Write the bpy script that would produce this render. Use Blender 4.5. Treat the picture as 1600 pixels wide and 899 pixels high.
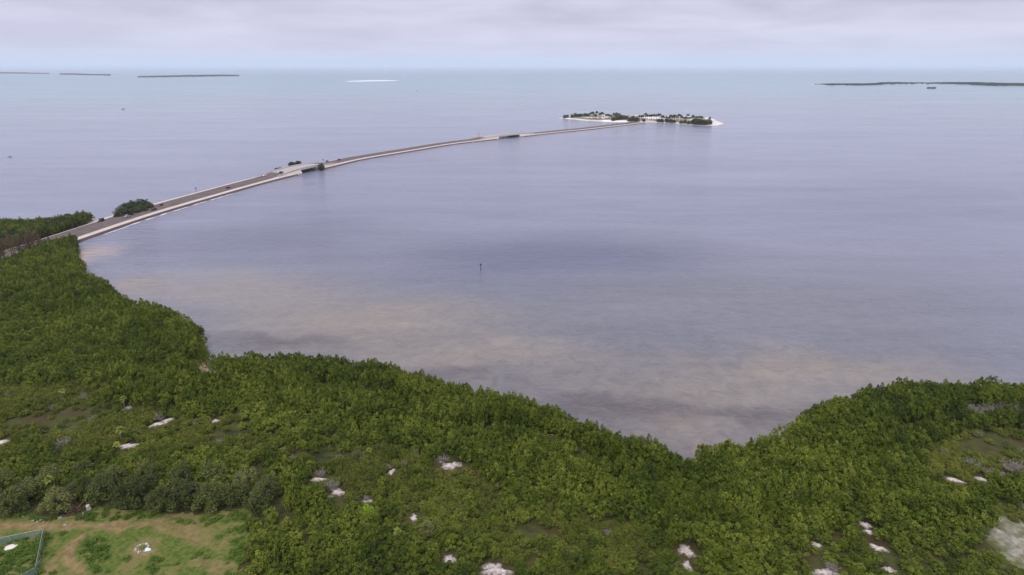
import bpy, math, random
import numpy as np
from mathutils import Vector, noise as mnoise

for o in list(bpy.data.objects): bpy.data.objects.remove(o)
S = bpy.context.scene
COL = S.collection
R = math.radians
rng = np.random.default_rng(7)
random.seed(7)

# ------------------------------------------------------------------ camera
CAM_H = 100.0
PITCH = 17.9
cam_d = bpy.data.cameras.new('camera'); cam = bpy.data.objects.new('camera', cam_d)
COL.objects.link(cam); S.camera = cam
cam.location = (0, 0, CAM_H); cam.rotation_euler = (R(90 - PITCH), 0, 0)
cam_d.sensor_width = 36; cam_d.lens = 24; cam_d.clip_start = 1; cam_d.clip_end = 200000

# ------------------------------------------------------------------ sky (overcast)
SUN_EL, SUN_AZ = 52, 200
W = bpy.data.worlds.new('World'); S.world = W; W.use_nodes = True
nt = W.node_tree; nt.nodes.clear()
def N(t, typ, **k):
    n = t.nodes.new(typ)
    for a, b in k.items(): setattr(n, a, b)
    return n
def L(t, a, b): t.links.new(a, b)
def val(t, op, a, b=None, c=None, clamp=False):
    n = N(t, 'ShaderNodeMath', operation=op, use_clamp=clamp)
    for i, v in enumerate((a, b, c)):
        if v is None: continue
        if isinstance(v, (int, float)): n.inputs[i].default_value = v
        else: L(t, v, n.inputs[i])
    return n.outputs[0]
def mixc(t, f, a, b, blend='MIX'):
    n = N(t, 'ShaderNodeMix', data_type='RGBA', blend_type=blend)
    for s, v in ((n.inputs[0], f), (n.inputs[6], a), (n.inputs[7], b)):
        if isinstance(v, (int, float)): s.default_value = v
        elif isinstance(v, tuple): s.default_value = v if len(v) == 4 else (*v, 1)
        else: L(t, v, s)
    return n.outputs[2]
def ramp(t, f, stops, interp='LINEAR'):
    n = N(t, 'ShaderNodeValToRGB'); n.color_ramp.interpolation = interp
    el = n.color_ramp.elements
    while len(el) > 1: el.remove(el[0])
    for i, (p, c) in enumerate(stops):
        e = el[0] if i == 0 else el.new(p)
        e.position = p; e.color = c if len(c) == 4 else (*c, 1)
    L(t, f, n.inputs[0]); return n.outputs[0]
def noise(t, vec, scale, detail=4, rough=0.5, dist=0.0):
    n = N(t, 'ShaderNodeTexNoise'); n.inputs['Scale'].default_value = scale
    n.inputs['Detail'].default_value = detail; n.inputs['Roughness'].default_value = rough
    n.inputs['Distortion'].default_value = dist
    if vec is not None: L(t, vec, n.inputs['Vector'])
    return n.outputs[0]
sky = N(nt, 'ShaderNodeTexSky', sky_type='NISHITA', sun_disc=False)
sky.sun_elevation = R(SUN_EL); sky.sun_rotation = R(SUN_AZ); sky.altitude = 100; sky.dust_density = 3
tc = N(nt, 'ShaderNodeTexCoord')
sx = N(nt, 'ShaderNodeSeparateXYZ'); L(nt, tc.outputs['Generated'], sx.inputs[0])
zc = val(nt, 'MAXIMUM', sx.outputs[2], 0.0)
zz = val(nt, 'ADD', zc, 0.12)
cb = N(nt, 'ShaderNodeCombineXYZ')
L(nt, val(nt, 'DIVIDE', sx.outputs[0], zz), cb.inputs[0])
L(nt, val(nt, 'DIVIDE', sx.outputs[1], zz), cb.inputs[1])
mp = N(nt, 'ShaderNodeMapping'); mp.inputs['Scale'].default_value = (0.9, 0.9, 1); mp.inputs['Location'].default_value = (3.1, 1.2, 0)
L(nt, cb.outputs[0], mp.inputs[0])
n1 = noise(nt, mp.outputs[0], 0.9, 6, 0.52, 0.3)
lay = val(nt, 'MULTIPLY_ADD', n1, 3.2, -1.1, clamp=True)
lay = val(nt, 'MINIMUM', val(nt, 'MAXIMUM', lay, 0.0), 1.0)
cloud = mixc(nt, lay, (4.55, 4.50, 5.85), (6.1, 6.05, 7.6))
cloud = mixc(nt, ramp(nt, zc, [(.12, (0, 0, 0)), (.4, (1, 1, 1))]), cloud, mixc(nt, 1.0, cloud, (1.05, 1.05, .94), 'MULTIPLY'))
low = ramp(nt, zc, [(0.0, (5.0, 6.0, 7.9)), (0.02, (5.5, 6.0, 7.7)), (0.06, (5.7, 5.7, 7.3)), (0.2, (5.8, 5.8, 7.2))])
cl2 = mixc(nt, ramp(nt, zc, [(0.0, (0, 0, 0)), (0.02, (.25,) * 3), (0.075, (1, 1, 1))]), low, cloud)
# overcast sky grows brighter towards the zenith
up = val(nt, 'MULTIPLY_ADD', val(nt, 'SMOOTH_MIN', val(nt, 'MAXIMUM', val(nt, 'SUBTRACT', zc, 0.12), 0.0), 0.8, 0.1), 1.05, 1.0)
cm = N(nt, 'ShaderNodeVectorMath', operation='SCALE'); L(nt, cl2, cm.inputs[0]); L(nt, up, cm.inputs[3])
tot = mixc(nt, 0.92, sky.outputs[0], cm.outputs[0])
bg = N(nt, 'ShaderNodeBackground'); bg.inputs[1].default_value = 0.1
L(nt, tot, bg.inputs[0])
wo = N(nt, 'ShaderNodeOutputWorld'); L(nt, bg.outputs[0], wo.inputs[0])
sd = bpy.data.lights.new('sun', 'SUN'); sun = bpy.data.objects.new('sun', sd); COL.objects.link(sun)
sd.energy = 1.5; sd.angle = R(14); sd.color = (1, .96, .9)
dv = Vector((math.sin(R(SUN_AZ)) * math.cos(R(SUN_EL)), math.cos(R(SUN_AZ)) * math.cos(R(SUN_EL)), math.sin(R(SUN_EL))))
sun.rotation_euler = dv.to_track_quat('Z', 'Y').to_euler()
S.view_settings.view_transform = 'Standard'; S.view_settings.look = 'None'
S.view_settings.exposure = 0.3; S.view_settings.gamma = 1
S.render.engine = 'CYCLES'
S.cycles.max_bounces = 6; S.cycles.transparent_max_bounces = 8; S.cycles.volume_bounces = 1

# ------------------------------------------------------------------ survey helper: sight line -> point on the level plane z = h
_f = 1600 * 24 / 36; _p = R(PITCH)
def G(px, py, h=1.0):
    x = (px - 800) / _f; v = (py - 449.5) / _f
    dn = v * math.cos(_p) + math.sin(_p); fw = math.cos(_p) - v * math.sin(_p)
    t = (CAM_H - h) / dn
    return (x * t, fw * t)
def GP(pts, h=1.0): return np.array([G(a, b, h) for a, b in pts])

# ------------------------------------------------------------------ materials
def mat(name, color, rough=0.8, var=0.15, scale=1.0, bump=0.0, spec=0.3, metal=0.0, c2=None, detail=5):
    m = bpy.data.materials.new(name); m.use_nodes = True; t = m.node_tree
    b = t.nodes['Principled BSDF']
    g = N(t, 'ShaderNodeNewGeometry')
    nz = noise(t, g.outputs['Position'], scale, detail, 0.6)
    f = val(t, 'MULTIPLY_ADD', nz, 3.0, -1.0, clamp=True)
    a = tuple(max(0, c * (1 - var)) for c in color)
    bb = c2 if c2 else tuple(c * (1 + var) for c in color)
    L(t, mixc(t, f, a, bb), b.inputs['Base Color'])
    b.inputs['Roughness'].default_value = rough; b.inputs['Specular IOR Level'].default_value = spec
    b.inputs['Metallic'].default_value = metal
    if bump:
        bp = N(t, 'ShaderNodeBump'); bp.inputs['Distance'].default_value = bump; bp.inputs['Strength'].default_value = 0.7
        L(t, nz, bp.inputs['Height']); L(t, bp.outputs[0], b.inputs['Normal'])
    return m
def leaf_mat(name, cd, cm_, cl, zone=0.02, transl=0.1):
    """leaf colours: varies leaf by leaf, bush by bush and in broad drifts over the land"""
    m = bpy.data.materials.new(name); m.use_nodes = True; t = m.node_tree
    b = t.nodes['Principled BSDF']; g = N(t, 'ShaderNodeNewGeometry'); oi = N(t, 'ShaderNodeObjectInfo')
    nz = noise(t, g.outputs['Position'], zone, 3, 0.5)
    nz2 = noise(t, g.outputs['Position'], 0.13, 2, 0.5)
    nz3 = noise(t, g.outputs['Position'], 1.1, 2, 0.5)
    s = val(t, 'MULTIPLY_ADD', g.outputs['Random Per Island'], 0.18, val(t, 'MULTIPLY_ADD', oi.outputs['Random'], 0.45,
        val(t, 'MULTIPLY_ADD', nz, 1.1, val(t, 'MULTIPLY_ADD', nz3, 0.9, val(t, 'MULTIPLY_ADD', nz2, 0.8, -1.23)))), clamp=True)
    L(t, ramp(t, s, [(0.0, cd), (0.5, cm_), (1.0, cl)]), b.inputs['Base Color'])
    b.inputs['Roughness'].default_value = 0.6; b.inputs['Specular IOR Level'].default_value = 0.12
    tr = N(t, 'ShaderNodeBsdfTranslucent'); L(t, ramp(t, s, [(0.0, cm_), (1.0, cl)]), tr.inputs[0])
    mx = N(t, 'ShaderNodeMixShader'); mx.inputs[0].default_value = transl
    L(t, b.outputs[0], mx.inputs[1]); L(t, tr.outputs[0], mx.inputs[2])
    L(t, mx.outputs[0], t.nodes['Material Output'].inputs[0])
    return m
M_MANG = leaf_mat('mangrove_leaves', (.026, .046, .007), (.088, .122, .010), (.215, .245, .034))
M_SCRUB = leaf_mat('scrub_leaves', (.060, .072, .014), (.112, .132, .018), (.190, .205, .034), 0.03)
M_OAK = leaf_mat('oak_leaves', (.030, .046, .012), (.085, .108, .024), (.180, .190, .055), 0.05)
M_LIME = leaf_mat('lime_leaves', (.13, .22, .02), (.17, .28, .02), (.24, .34, .03))
M_PALMF = leaf_mat('palm_fronds', (.10, .13, .02), (.17, .20, .03), (.26, .28, .05))
M_DFAR = leaf_mat('far_leaves', (.024, .036, .018), (.048, .066, .024), (.090, .110, .034))
M_TWIG = mat('bleached_twigs', (.25, .225, .205), .9, .25, 2)
M_BROWNTWIG = mat('brown_dead_twigs', (.17, .105, .075), .9, .3, 1)
M_BARK = mat('bark', (.13, .105, .085), .95, .3, 3)
M_CONC = mat('pale_concrete', (.52, .49, .46), .85, .12, .6)
M_CONC_D = mat('old_concrete', (.33, .31, .30), .9, .2, .5)
M_SAND = mat('white_sand', (.30, .25, .22), .95, .12, 1.3, .10, c2=(.60, .54, .53), detail=6)
M_RUST = mat('weathered_wood', (.11, .085, .07), .9, .3, 4)
M_GLASS = mat('car_glass', (.02, .025, .03), .1, .1, 1, spec=.6)
M_TYRE = mat('tyre_rubber', (.02, .02, .02), .9, .1, 1)
M_WHITE = mat('white_paint', (.8, .8, .8), .35, .03, 1, spec=.5)
M_STEEL = mat('galvanised_steel', (.42, .46, .44), .5, .1, 3, spec=.5, metal=.3)

# ------------------------------------------------------------------ mesh helpers
def mesh_np(name, V, F, m=None, smooth=False, mats=None, midx=None):
    V = np.asarray(V, dtype=np.float32)
    me = bpy.data.meshes.new(name)
    if isinstance(F, np.ndarray):
        k = F.shape[1]; n = len(F)
        me.vertices.add(len(V)); me.vertices.foreach_set('co', V.ravel())
        me.loops.add(n * k); me.loops.foreach_set('vertex_index', F.astype(np.int32).ravel())
        me.polygons.add(n); me.polygons.foreach_set('loop_start', np.arange(0, n * k, k, dtype=np.int32))
        me.polygons.foreach_set('loop_total', np.full(n, k, dtype=np.int32))
        me.update(calc_edges=True)
    else:
        me.from_pydata([tuple(map(float, v)) for v in V], [], [tuple(f) for f in F])
    for mm in (mats or ([m] if m else [])): me.materials.append(mm)
    if midx is not None: me.polygons.foreach_set('material_index', np.asarray(midx, dtype=np.int32))
    if smooth: me.polygons.foreach_set('use_smooth', np.ones(len(me.polygons), dtype=bool))
    me.update(); return me
def link(name, me, parent=None, loc=(0, 0, 0), rz=0, sc=(1, 1, 1)):
    o = bpy.data.objects.new(name, me); COL.objects.link(o); o.location = loc
    o.rotation_euler = (0, 0, rz); o.scale = sc
    if parent: o.parent = parent
    return o
def tag(o, label=None, cat=None, group=None, kind=None):
    if label: o['label'] = label
    if cat: o['category'] = cat
    if group: o['group'] = group
    if kind: o['kind'] = kind
    return o
def thing(name, loc, label, cat, group=None, rz=0, sc=(1, 1, 1)):
    return tag(link(name, None, None, loc, rz, sc), label, cat, group)
class MB:
    def __init__(s): s.V = []; s.F = []
    def box(s, c, d, rz=0, taper=1.0):
        b = len(s.V); cs, sn = math.cos(rz), math.sin(rz)
        for z in (-1, 1):
            k = taper if z > 0 else 1
            for x, y in ((-1, -1), (1, -1), (1, 1), (-1, 1)):
                X, Y = x * d[0] / 2 * k, y * d[1] / 2 * k
                s.V.append((c[0] + X * cs - Y * sn, c[1] + X * sn + Y * cs, c[2] + z * d[2] / 2))
        for f in ((0, 3, 2, 1), (4, 5, 6, 7), (0, 1, 5, 4), (1, 2, 6, 5), (2, 3, 7, 6), (3, 0, 4, 7)):
            s.F.append(tuple(b + i for i in f))
        return s
    def tube(s, pts, rad, n=6):
        pts = [Vector(p) for p in pts]
        if isinstance(rad, (int, float)): rad = [rad] * len(pts)
        b = len(s.V)
        for i, p in enumerate(pts):
            d = (pts[min(i + 1, len(pts) - 1)] - pts[max(i - 1, 0)]).normalized()
            a = d.orthogonal().normalized(); c = d.cross(a)
            for k in range(n):
                t = 2 * math.pi * k / n
                s.V.append(tuple(p + (a * math.cos(t) + c * math.sin(t)) * rad[i]))
        for i in range(len(pts) - 1):
            for k in range(n):
                s.F.append((b + i * n + k, b + i * n + (k + 1) % n, b + (i + 1) * n + (k + 1) % n, b + (i + 1) * n + k))
        s.F.append(tuple(b + k for k in range(n))[::-1]); e = b + (len(pts) - 1) * n
        s.F.append(tuple(e + k for k in range(n)))
        return s
    def prism(s, prof, y0, y1):
        b = len(s.V); n = len(prof)
        for y in (y0, y1):
            for x, z in prof: s.V.append((x, y, z))
        s.F.append(tuple(range(b, b + n))); s.F.append(tuple(range(b + 2 * n - 1, b + n - 1, -1)))
        for i in range(n):
            j = (i + 1) % n; s.F.append((b + i, b + n + i, b + n + j, b + j))
        return s
    def mesh(s, name, m, smooth=False): return mesh_np(name, s.V, s.F, m, smooth)
    def build(s, name, m, parent=None, loc=(0, 0, 0), rz=0): return link(name, s.mesh(name, m), parent, loc, rz)

def leaves(P, D, size, asp=0.8, spread=0.0, r=rng):
    """leaf sprays at P, faces turned roughly outwards along D"""
    n = len(P)
    D = D / (np.linalg.norm(D, axis=1)[:, None] + 1e-9)
    d = np.cross(D + r.normal(0, .5, (n, 3)), r.normal(0, 1, (n, 3))); d /= np.linalg.norm(d, axis=1)[:, None]
    s = np.cross(d, D + r.normal(0, .55, (n, 3))); s /= np.linalg.norm(s, axis=1)[:, None] + 1e-9
    L_ = (size * r.uniform(.7, 1.3, n))[:, None]
    a = P - d * L_ * .5; c = P + d * L_ * .5
    b = P + s * L_ * asp * .5; e = P - s * L_ * asp * .5
    V = np.stack([a, b, c, e], 1).reshape(-1, 3)
    return V, np.arange(n * 4).reshape(-1, 4)
def crown_mesh(name, seed, m, Rx=2.0, H=3.5, base=.25, nl=14, lr=.62, per=60, ls=.30, flat=1.0, fill=150):
    """crown of upright leaf tufts set over a dome"""
    r = np.random.default_rng(seed); Vs = []; Fs = []; n0 = 0
    P_all = []; D_all = []
    z0 = H * base
    for i in range(nl):
        u = (i + r.uniform(0, 1)) / nl
        ct = 1 - u * 1.05; st = math.sqrt(max(0, 1 - ct * ct)); a = i * 2.39996 + r.normal(0, .35)
        kk = r.uniform(.62, 1.12)
        c = np.array([Rx * .8 * st * math.cos(a) * kk, Rx * .8 * st * math.sin(a) * kk, z0 + (H - z0) * .86 * max(ct, -.05) * flat * kk])
        q = lr * r.uniform(.7, 1.3)
        k = int(per * q / lr)
        d = r.normal(0, 1, (k, 3)); d[:, 2] = np.abs(d[:, 2]) * 1.1 - .25
        d /= np.linalg.norm(d, axis=1)[:, None]
        P = c + d * q * r.uniform(.6, 1.03, (k, 1)) * np.array([.98, .98, 1.12])
        D = d * .8 + np.array([0, 0, .55])
        P_all.append(P); D_all.append(D)
    if fill:
        d = r.normal(0, 1, (fill, 3)); d[:, 2] = np.abs(d[:, 2]); d /= np.linalg.norm(d, axis=1)[:, None]
        P = d * np.array([Rx * .6, Rx * .6, (H - z0) * .5]) * r.uniform(.6, 1, (fill, 1)) + np.array([0, 0, z0 * .6])
        P_all.append(P); D_all.append(d)
    P = np.concatenate(P_all); D = np.concatenate(D_all)
    P[:, 2] = np.maximum(P[:, 2], .1)
    V, F = leaves(P, D, ls, r=r)
    return mesh_np(name, V, F, m)
def twig_mesh(name, seed, m, Rr=1.6, H=2.4, n=26, rad=.035, sub=5):
    r = random.Random(seed); mb = MB()
    for i in range(n):
        a = r.uniform(0, 6.28); el = r.uniform(.35, 1.3); ln = r.uniform(.6, 1) * H
        p = Vector((r.gauss(0, .15), r.gauss(0, .15), 0)); d = Vector((math.cos(a) * math.cos(el) * Rr / H, math.sin(a) * math.cos(el) * Rr / H, math.sin(el)))
        pts = [p.copy()]
        for k in range(3):
            d = d + Vector((r.gauss(0, .2), r.gauss(0, .2), r.gauss(0, .12))); p = p + d * ln / 3; pts.append(p.copy())
        mb.tube(pts, [rad * 1.6, rad * 1.2, rad * .9, rad * .5], 3)
        for j in range(sub):
            q = pts[r.choice((1, 2, 3))]; e = q + Vector((r.gauss(0, .3), r.gauss(0, .3), r.uniform(.1, .5))) * H * .3
            mb.tube([q, (q + e) / 2 + Vector((r.gauss(0, .05),) * 3), e], [rad * .7, rad * .6, rad * .3], 3)
    return mb.mesh(name, m)
def stems_mesh(name, seed, H, n=4, rad=.06, sp=.5):
    r = random.Random(seed); mb = MB()
    for i in range(n):
        a = i * 6.28 / n + r.uniform(-.4, .4); x, y = math.cos(a) * .15, math.sin(a) * .15
        mb.tube([(x, y, -.3), (x * 2.5, y * 2.5, H * .3), (x * (3 + sp * 4), y * (3 + sp * 4), H * .72)], [rad * 1.5, rad, rad * .4], 5)
    return mb.mesh(name, M_BARK)

# ------------------------------------------------------------------ geometry helpers
def seg_dist(X, Y, poly, closed=True):
    d = np.full(X.shape, 1e9); n = len(poly)
    for i in range(n if closed else n - 1):
        a = poly[i]; b = poly[(i + 1) % n]; ab = b - a
        t = np.clip(((X - a[0]) * ab[0] + (Y - a[1]) * ab[1]) / (ab @ ab + 1e-9), 0, 1)
        d = np.minimum(d, np.hypot(X - a[0] - t * ab[0], Y - a[1] - t * ab[1]))
    return d
def inside(X, Y, poly):
    c = np.zeros(X.shape, bool); n = len(poly); j = n - 1
    for i in range(n):
        xi, yi = poly[i]; xj, yj = poly[j]
        c ^= ((yi > Y) != (yj > Y)) & (X < (xj - xi) * (Y - yi) / (yj - yi + 1e-12) + xi); j = i
    return c
def sdist(X, Y, poly):            # > 0 inside
    d = seg_dist(X, Y, poly); return np.where(inside(X, Y, poly), d, -d)
def vnoise(X, Y, s, seed=0, oct_=3):
    out = np.zeros(X.shape); amp = 1; tot = 0
    for o in range(oct_):
        k = s * 2 ** o; gx = X / k * 1.0 + 1000 * 0; u = X * (2 ** o) / s; v = Y * (2 ** o) / s
        iu = np.floor(u).astype(np.int64); iv = np.floor(v).astype(np.int64); fu = u - iu; fv = v - iv
        fu = fu * fu * (3 - 2 * fu); fv = fv * fv * (3 - 2 * fv)
        def h(a, b):
            q = (a * 374761393 + b * 668265263 + (seed + o * 17) * 1442695041) & 0xffffffff
            q = ((q ^ (q >> 13)) * 1274126177) & 0xffffffff
            return ((q ^ (q >> 16)) & 0xffff) / 65535.0
        out += amp * ((h(iu, iv) * (1 - fu) + h(iu + 1, iv) * fu) * (1 - fv) + (h(iu, iv + 1) * (1 - fu) + h(iu + 1, iv + 1) * fu) * fv)
        tot += amp; amp *= .5
    return out / tot

# ------------------------------------------------------------------ water
def water_material():
    m = bpy.data.materials.new('bay_water'); m.use_nodes = True; t = m.node_tree
    b = t.nodes['Principled BSDF']; g = N(t, 'ShaderNodeNewGeometry'); pos = g.outputs['Position']
    # ripples of the coordinates so the bottom patches get ragged edges
    nv = N(t, 'ShaderNodeTexNoise'); nv.inputs['Scale'].default_value = .018; nv.inputs['Detail'].default_value = 5
    nv.inputs['Roughness'].default_value = .6
    L(t, pos, nv.inputs['Vector'])
    sb = N(t, 'ShaderNodeVectorMath', operation='SUBTRACT'); L(t, nv.outputs['Color'], sb.inputs[0]); sb.inputs[1].default_value = (.5, .5, .5)
    sc_ = N(t, 'ShaderNodeVectorMath', operation='SCALE'); L(t, sb.outputs[0], sc_.inputs[0]); sc_.inputs[3].default_value = 55
    ad = N(t, 'ShaderNodeVectorMath', operation='ADD'); L(t, pos, ad.inputs[0]); L(t, sc_.outputs[0], ad.inputs[1])
    ln = N(t, 'ShaderNodeVectorMath', operation='LENGTH'); L(t, pos, ln.inputs[0])
    dist = ln.outputs['Value']
    # depth of the bay: shallow grey-brown near the shore, blue-violet further out, green-blue far out
    dn = val(t, 'MULTIPLY_ADD', noise(t, ad.outputs[0], .004, 3), 260, val(t, 'SUBTRACT', dist, 130))
    base = ramp(t, val(t, 'DIVIDE', dn, 12000, clamp=True), [(0.0, (.100, .082, .076)), (0.012, (.098, .086, .086)), (0.022, (.094, .100, .122)), (0.04, (.122, .132, .192)),
        (0.09, (.145, .160, .222)), (0.16, (.145, .178, .222)), (0.35, (.11, .20, .235)), (.8, (.045, .13, .16))])
    def blob(c, px, py, rx, ry, col, amt, rot=0):
        cx, cy = G(px, py, 0)
        x1, _ = G(px + rx, py, 0); RX = abs(x1 - cx); _, y1 = G(px, py - ry, 0); _, y2 = G(px, py + ry, 0); RY = abs(y1 - y2) / 2
        mpn = N(t, 'ShaderNodeMapping', vector_type='TEXTURE'); mpn.inputs['Location'].default_value = (cx, cy, 0)
        mpn.inputs['Scale'].default_value = (RX, RY, 1e6); mpn.inputs['Rotation'].default_value = (0, 0, R(rot))
        L(t, ad.outputs[0], mpn.inputs[0])
        l2 = N(t, 'ShaderNodeVectorMath', operation='LENGTH'); L(t, mpn.outputs[0], l2.inputs[0])
        f = N(t, 'ShaderNodeMapRange', interpolation_type='SMOOTHSTEP'); f.inputs[1].default_value = 1.7; f.inputs[2].default_value = .0
        f.inputs[3].default_value = 0; f.inputs[4].default_value = amt; L(t, l2.outputs['Value'], f.inputs[0])
        return mixc(t, f.outputs[0], c, col)
    SAND = (.172, .146, .114); BLU = (.058, .066, .112); DRK = (.066, .057, .062); VIO = (.12, .11, .155)
    c = base
    c = blob(c, 850, 400, 260, 40, BLU, .85)
    c = blob(c, 860, 404, 170, 22, BLU, .85)
    c = blob(c, 420, 370, 190, 34, BLU, .6)
    c = blob(c, 1400, 310, 300, 34, BLU, .45)
    c = blob(c, 1200, 470, 320, 50, (.088, .086, .100), .6)
    c = blob(c, 350, 455, 190, 30, SAND, .62)
    c = blob(c, 560, 500, 230, 40, SAND, .75)
    c = blob(c, 760, 560, 190, 36, SAND, .62)
    c = blob(c, 1250, 572, 210, 32, SAND, .72)
    c = blob(c, 1110, 620, 230, 34, SAND, .55)
    c = blob(c, 1060, 660, 90, 22, SAND, .45)
    c = blob(c, 430, 532, 110, 10, DRK, .9)
    c = blob(c, 960, 645, 130, 18, DRK, .95)
    c = blob(c, 1190, 640, 110, 10, DRK, .9)
    c = blob(c, 700, 590, 110, 10, DRK, .65)
    c = blob(c, 130, 400, 45, 18, (.32, .25, .19), .8)
    c = blob(c, 200, 445, 50, 18, SAND, .7)
    c = blob(c, 1085, 695, 24, 12, (.20, .145, .11), .7)
    c = blob(c, 600, 118, 560, 6, (.03, .13, .16), .8)
    # streaky seagrass and silt
    mw = N(t, 'ShaderNodeMapping'); mw.inputs['Scale'].default_value = (.25, 1, 1); mw.inputs['Rotation'].default_value = (0, 0, R(12)); L(t, pos, mw.inputs[0])
    st = noise(t, mw.outputs[0], .035, 8, .65, .5)
    c = mixc(t, val(t, 'MULTIPLY_ADD', st, 1.6, -.4, clamp=True), mixc(t, 1.0, c, (.80, .80, .83), 'MULTIPLY'), mixc(t, 1.0, c, (1.16, 1.15, 1.12), 'MULTIPLY'))
    # shallow-bottom mottling that shows near the land
    nb = noise(t, pos, .13, 9, .78, .8)
    nearf = N(t, 'ShaderNodeMapRange'); nearf.inputs[1].default_value = 420; nearf.inputs[2].default_value = 200; nearf.inputs[3].default_value = 0; nearf.inputs[4].default_value = .8
    L(t, dist, nearf.inputs[0])
    mot = mixc(t, val(t, 'MULTIPLY_ADD', nb, 3, -1, clamp=True), mixc(t, 1.0, c, (.66, .67, .72), 'MULTIPLY'), mixc(t, 1.0, c, (1.26, 1.24, 1.18), 'MULTIPLY'))
    c = mixc(t, nearf.outputs[0], c, mot)
    c = mixc(t, 1.0, c, (1.42, 1.38, 1.36), 'MULTIPLY')
    L(t, c, b.inputs['Base Color'])
    b.inputs['IOR'].default_value = 1.333; b.inputs['Roughness'].default_value = .22
    # wind ripples
    mr = N(t, 'ShaderNodeMapping'); mr.inputs['Scale'].default_value = (.45, 1, 1); mr.inputs['Rotation'].default_value = (0, 0, R(-14)); L(t, pos, mr.inputs[0])
    r1 = noise(t, mr.outputs[0], .9, 3, .6, .4); r2 = noise(t, mr.outputs[0], .22, 4, .6, .4); r3 = noise(t, mr.outputs[0], .03, 5, .6)
    hh = val(t, 'MULTIPLY_ADD', r1, .5, val(t, 'MULTIPLY_ADD', r2, 2.0, val(t, 'MULTIPLY', r3, 3.2)))
    # gusts: rougher and calmer water in bands
    mg = N(t, 'ShaderNodeMapping'); mg.inputs['Scale'].default_value = (.18, 1, 1); mg.inputs['Rotation'].default_value = (0, 0, R(-9)); L(t, pos, mg.inputs[0])
    gu = noise(t, mg.outputs[0], .012, 6, .6, .6)
    bp = N(t, 'ShaderNodeBump'); bp.inputs['Distance'].default_value = 1.0; L(t, val(t, 'MULTIPLY_ADD', gu, 1.2, -.2, clamp=True), bp.inputs['Strength'])
    L(t, hh, bp.inputs['Height']); L(t, bp.outputs[0], b.inputs['Normal'])
    L(t, val(t, 'MULTIPLY_ADD', gu, .2, .07), b.inputs['Roughness'])
    return m
M_WATER = water_material()
WS = 60000
tag(link('water', mesh_np('water', [(-WS, -8000, 0), (WS, -8000, 0), (WS, WS, 0), (-WS, WS, 0)], [(0, 1, 2, 3)], M_WATER)), kind='structure')

# ------------------------------------------------------------------ land
SH = [(105, 383), (122, 392), (130, 405), (133, 425), (172, 436), (180, 455), (215, 468), (268, 478), (300, 497), (318, 512), (321, 535), (322, 562), (360, 556), (430, 549), (520, 554),
      (600, 563), (650, 579), (740, 599), (800, 613), (870, 631), (920, 653), (965, 674), (1020, 683), (1060, 699), (1082, 712), (1095, 693), (1150, 689),
      (1210, 673), (1240, 651), (1275, 626), (1340, 606), (1400, 596), (1470, 591), (1600, 592), (1760, 600)]
shore = GP(SH, 5.0)
LANDP = np.concatenate([np.array([[-262, 400]]), shore[1:], np.array([[420, 190], [420, -60], [-520, -60], [-520, 330], [-430, 405],
    (-342, 432), (-306, 448), (-291, 466), (-283, 452), (-280, 430)])])
def ground_h(X, Y):
    s = sdist(X, Y, LANDP)
    return np.clip(s * .22 + .05, -2.5, 1.0) + 0.0
gx = np.arange(-520, 424, 4.0); gy = np.arange(-60, 500, 4.0)
XX, YY = np.meshgrid(gx, gy); HH = ground_h(XX, YY)
nxg, nyg = len(gx), len(gy)
idx = np.arange(nxg * nyg).reshape(nyg, nxg)
FF = np.stack([idx[:-1, :-1], idx[:-1, 1:], idx[1:, 1:], idx[1:, :-1]], -1).reshape(-1, 4)
def ground_material():
    m = bpy.data.materials.new('marsh_ground'); m.use_nodes = True; t = m.node_tree; b = t.nodes['Principled BSDF']
    g = N(t, 'ShaderNodeNewGeometry'); pos = g.outputs['Position']
    c = ramp(t, noise(t, pos, .09, 6, .65), [(.35, (.030, .036, .014)), (.47, (.075, .082, .024)), (.58, (.072, .058, .026)), (.68, (.070, .046, .027))])
    sp = N(t, 'ShaderNodeSeparateXYZ'); L(t, pos, sp.inputs[0])
    f = N(t, 'ShaderNodeMapRange'); f.inputs[1].default_value = .9; f.inputs[2].default_value = .45; L(t, sp.outputs[2], f.inputs[0])
    c = mixc(t, f.outputs[0], c, (.42, .30, .22))
    fine = noise(t, pos, 2.2, 4, .7)
    c = mixc(t, val(t, 'MULTIPLY_ADD', fine, 2, -.5, clamp=True), mixc(t, 1.0, c, (.7, .7, .7), 'MULTIPLY'), c)
    L(t, c, b.inputs['Base Color']); b.inputs['Roughness'].default_value = .95; b.inputs['Specular IOR Level'].default_value = .1
    bp = N(t, 'ShaderNodeBump'); bp.inputs['Distance'].default_value = .25; L(t, fine, bp.inputs['Height']); L(t, bp.outputs[0], b.inputs['Normal'])
    return m
M_GROUND = ground_material()
tag(link('ground', mesh_np('ground', np.stack([XX, YY, HH], -1).reshape(-1, 3), FF, M_GROUND, True)), kind='structure')

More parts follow.
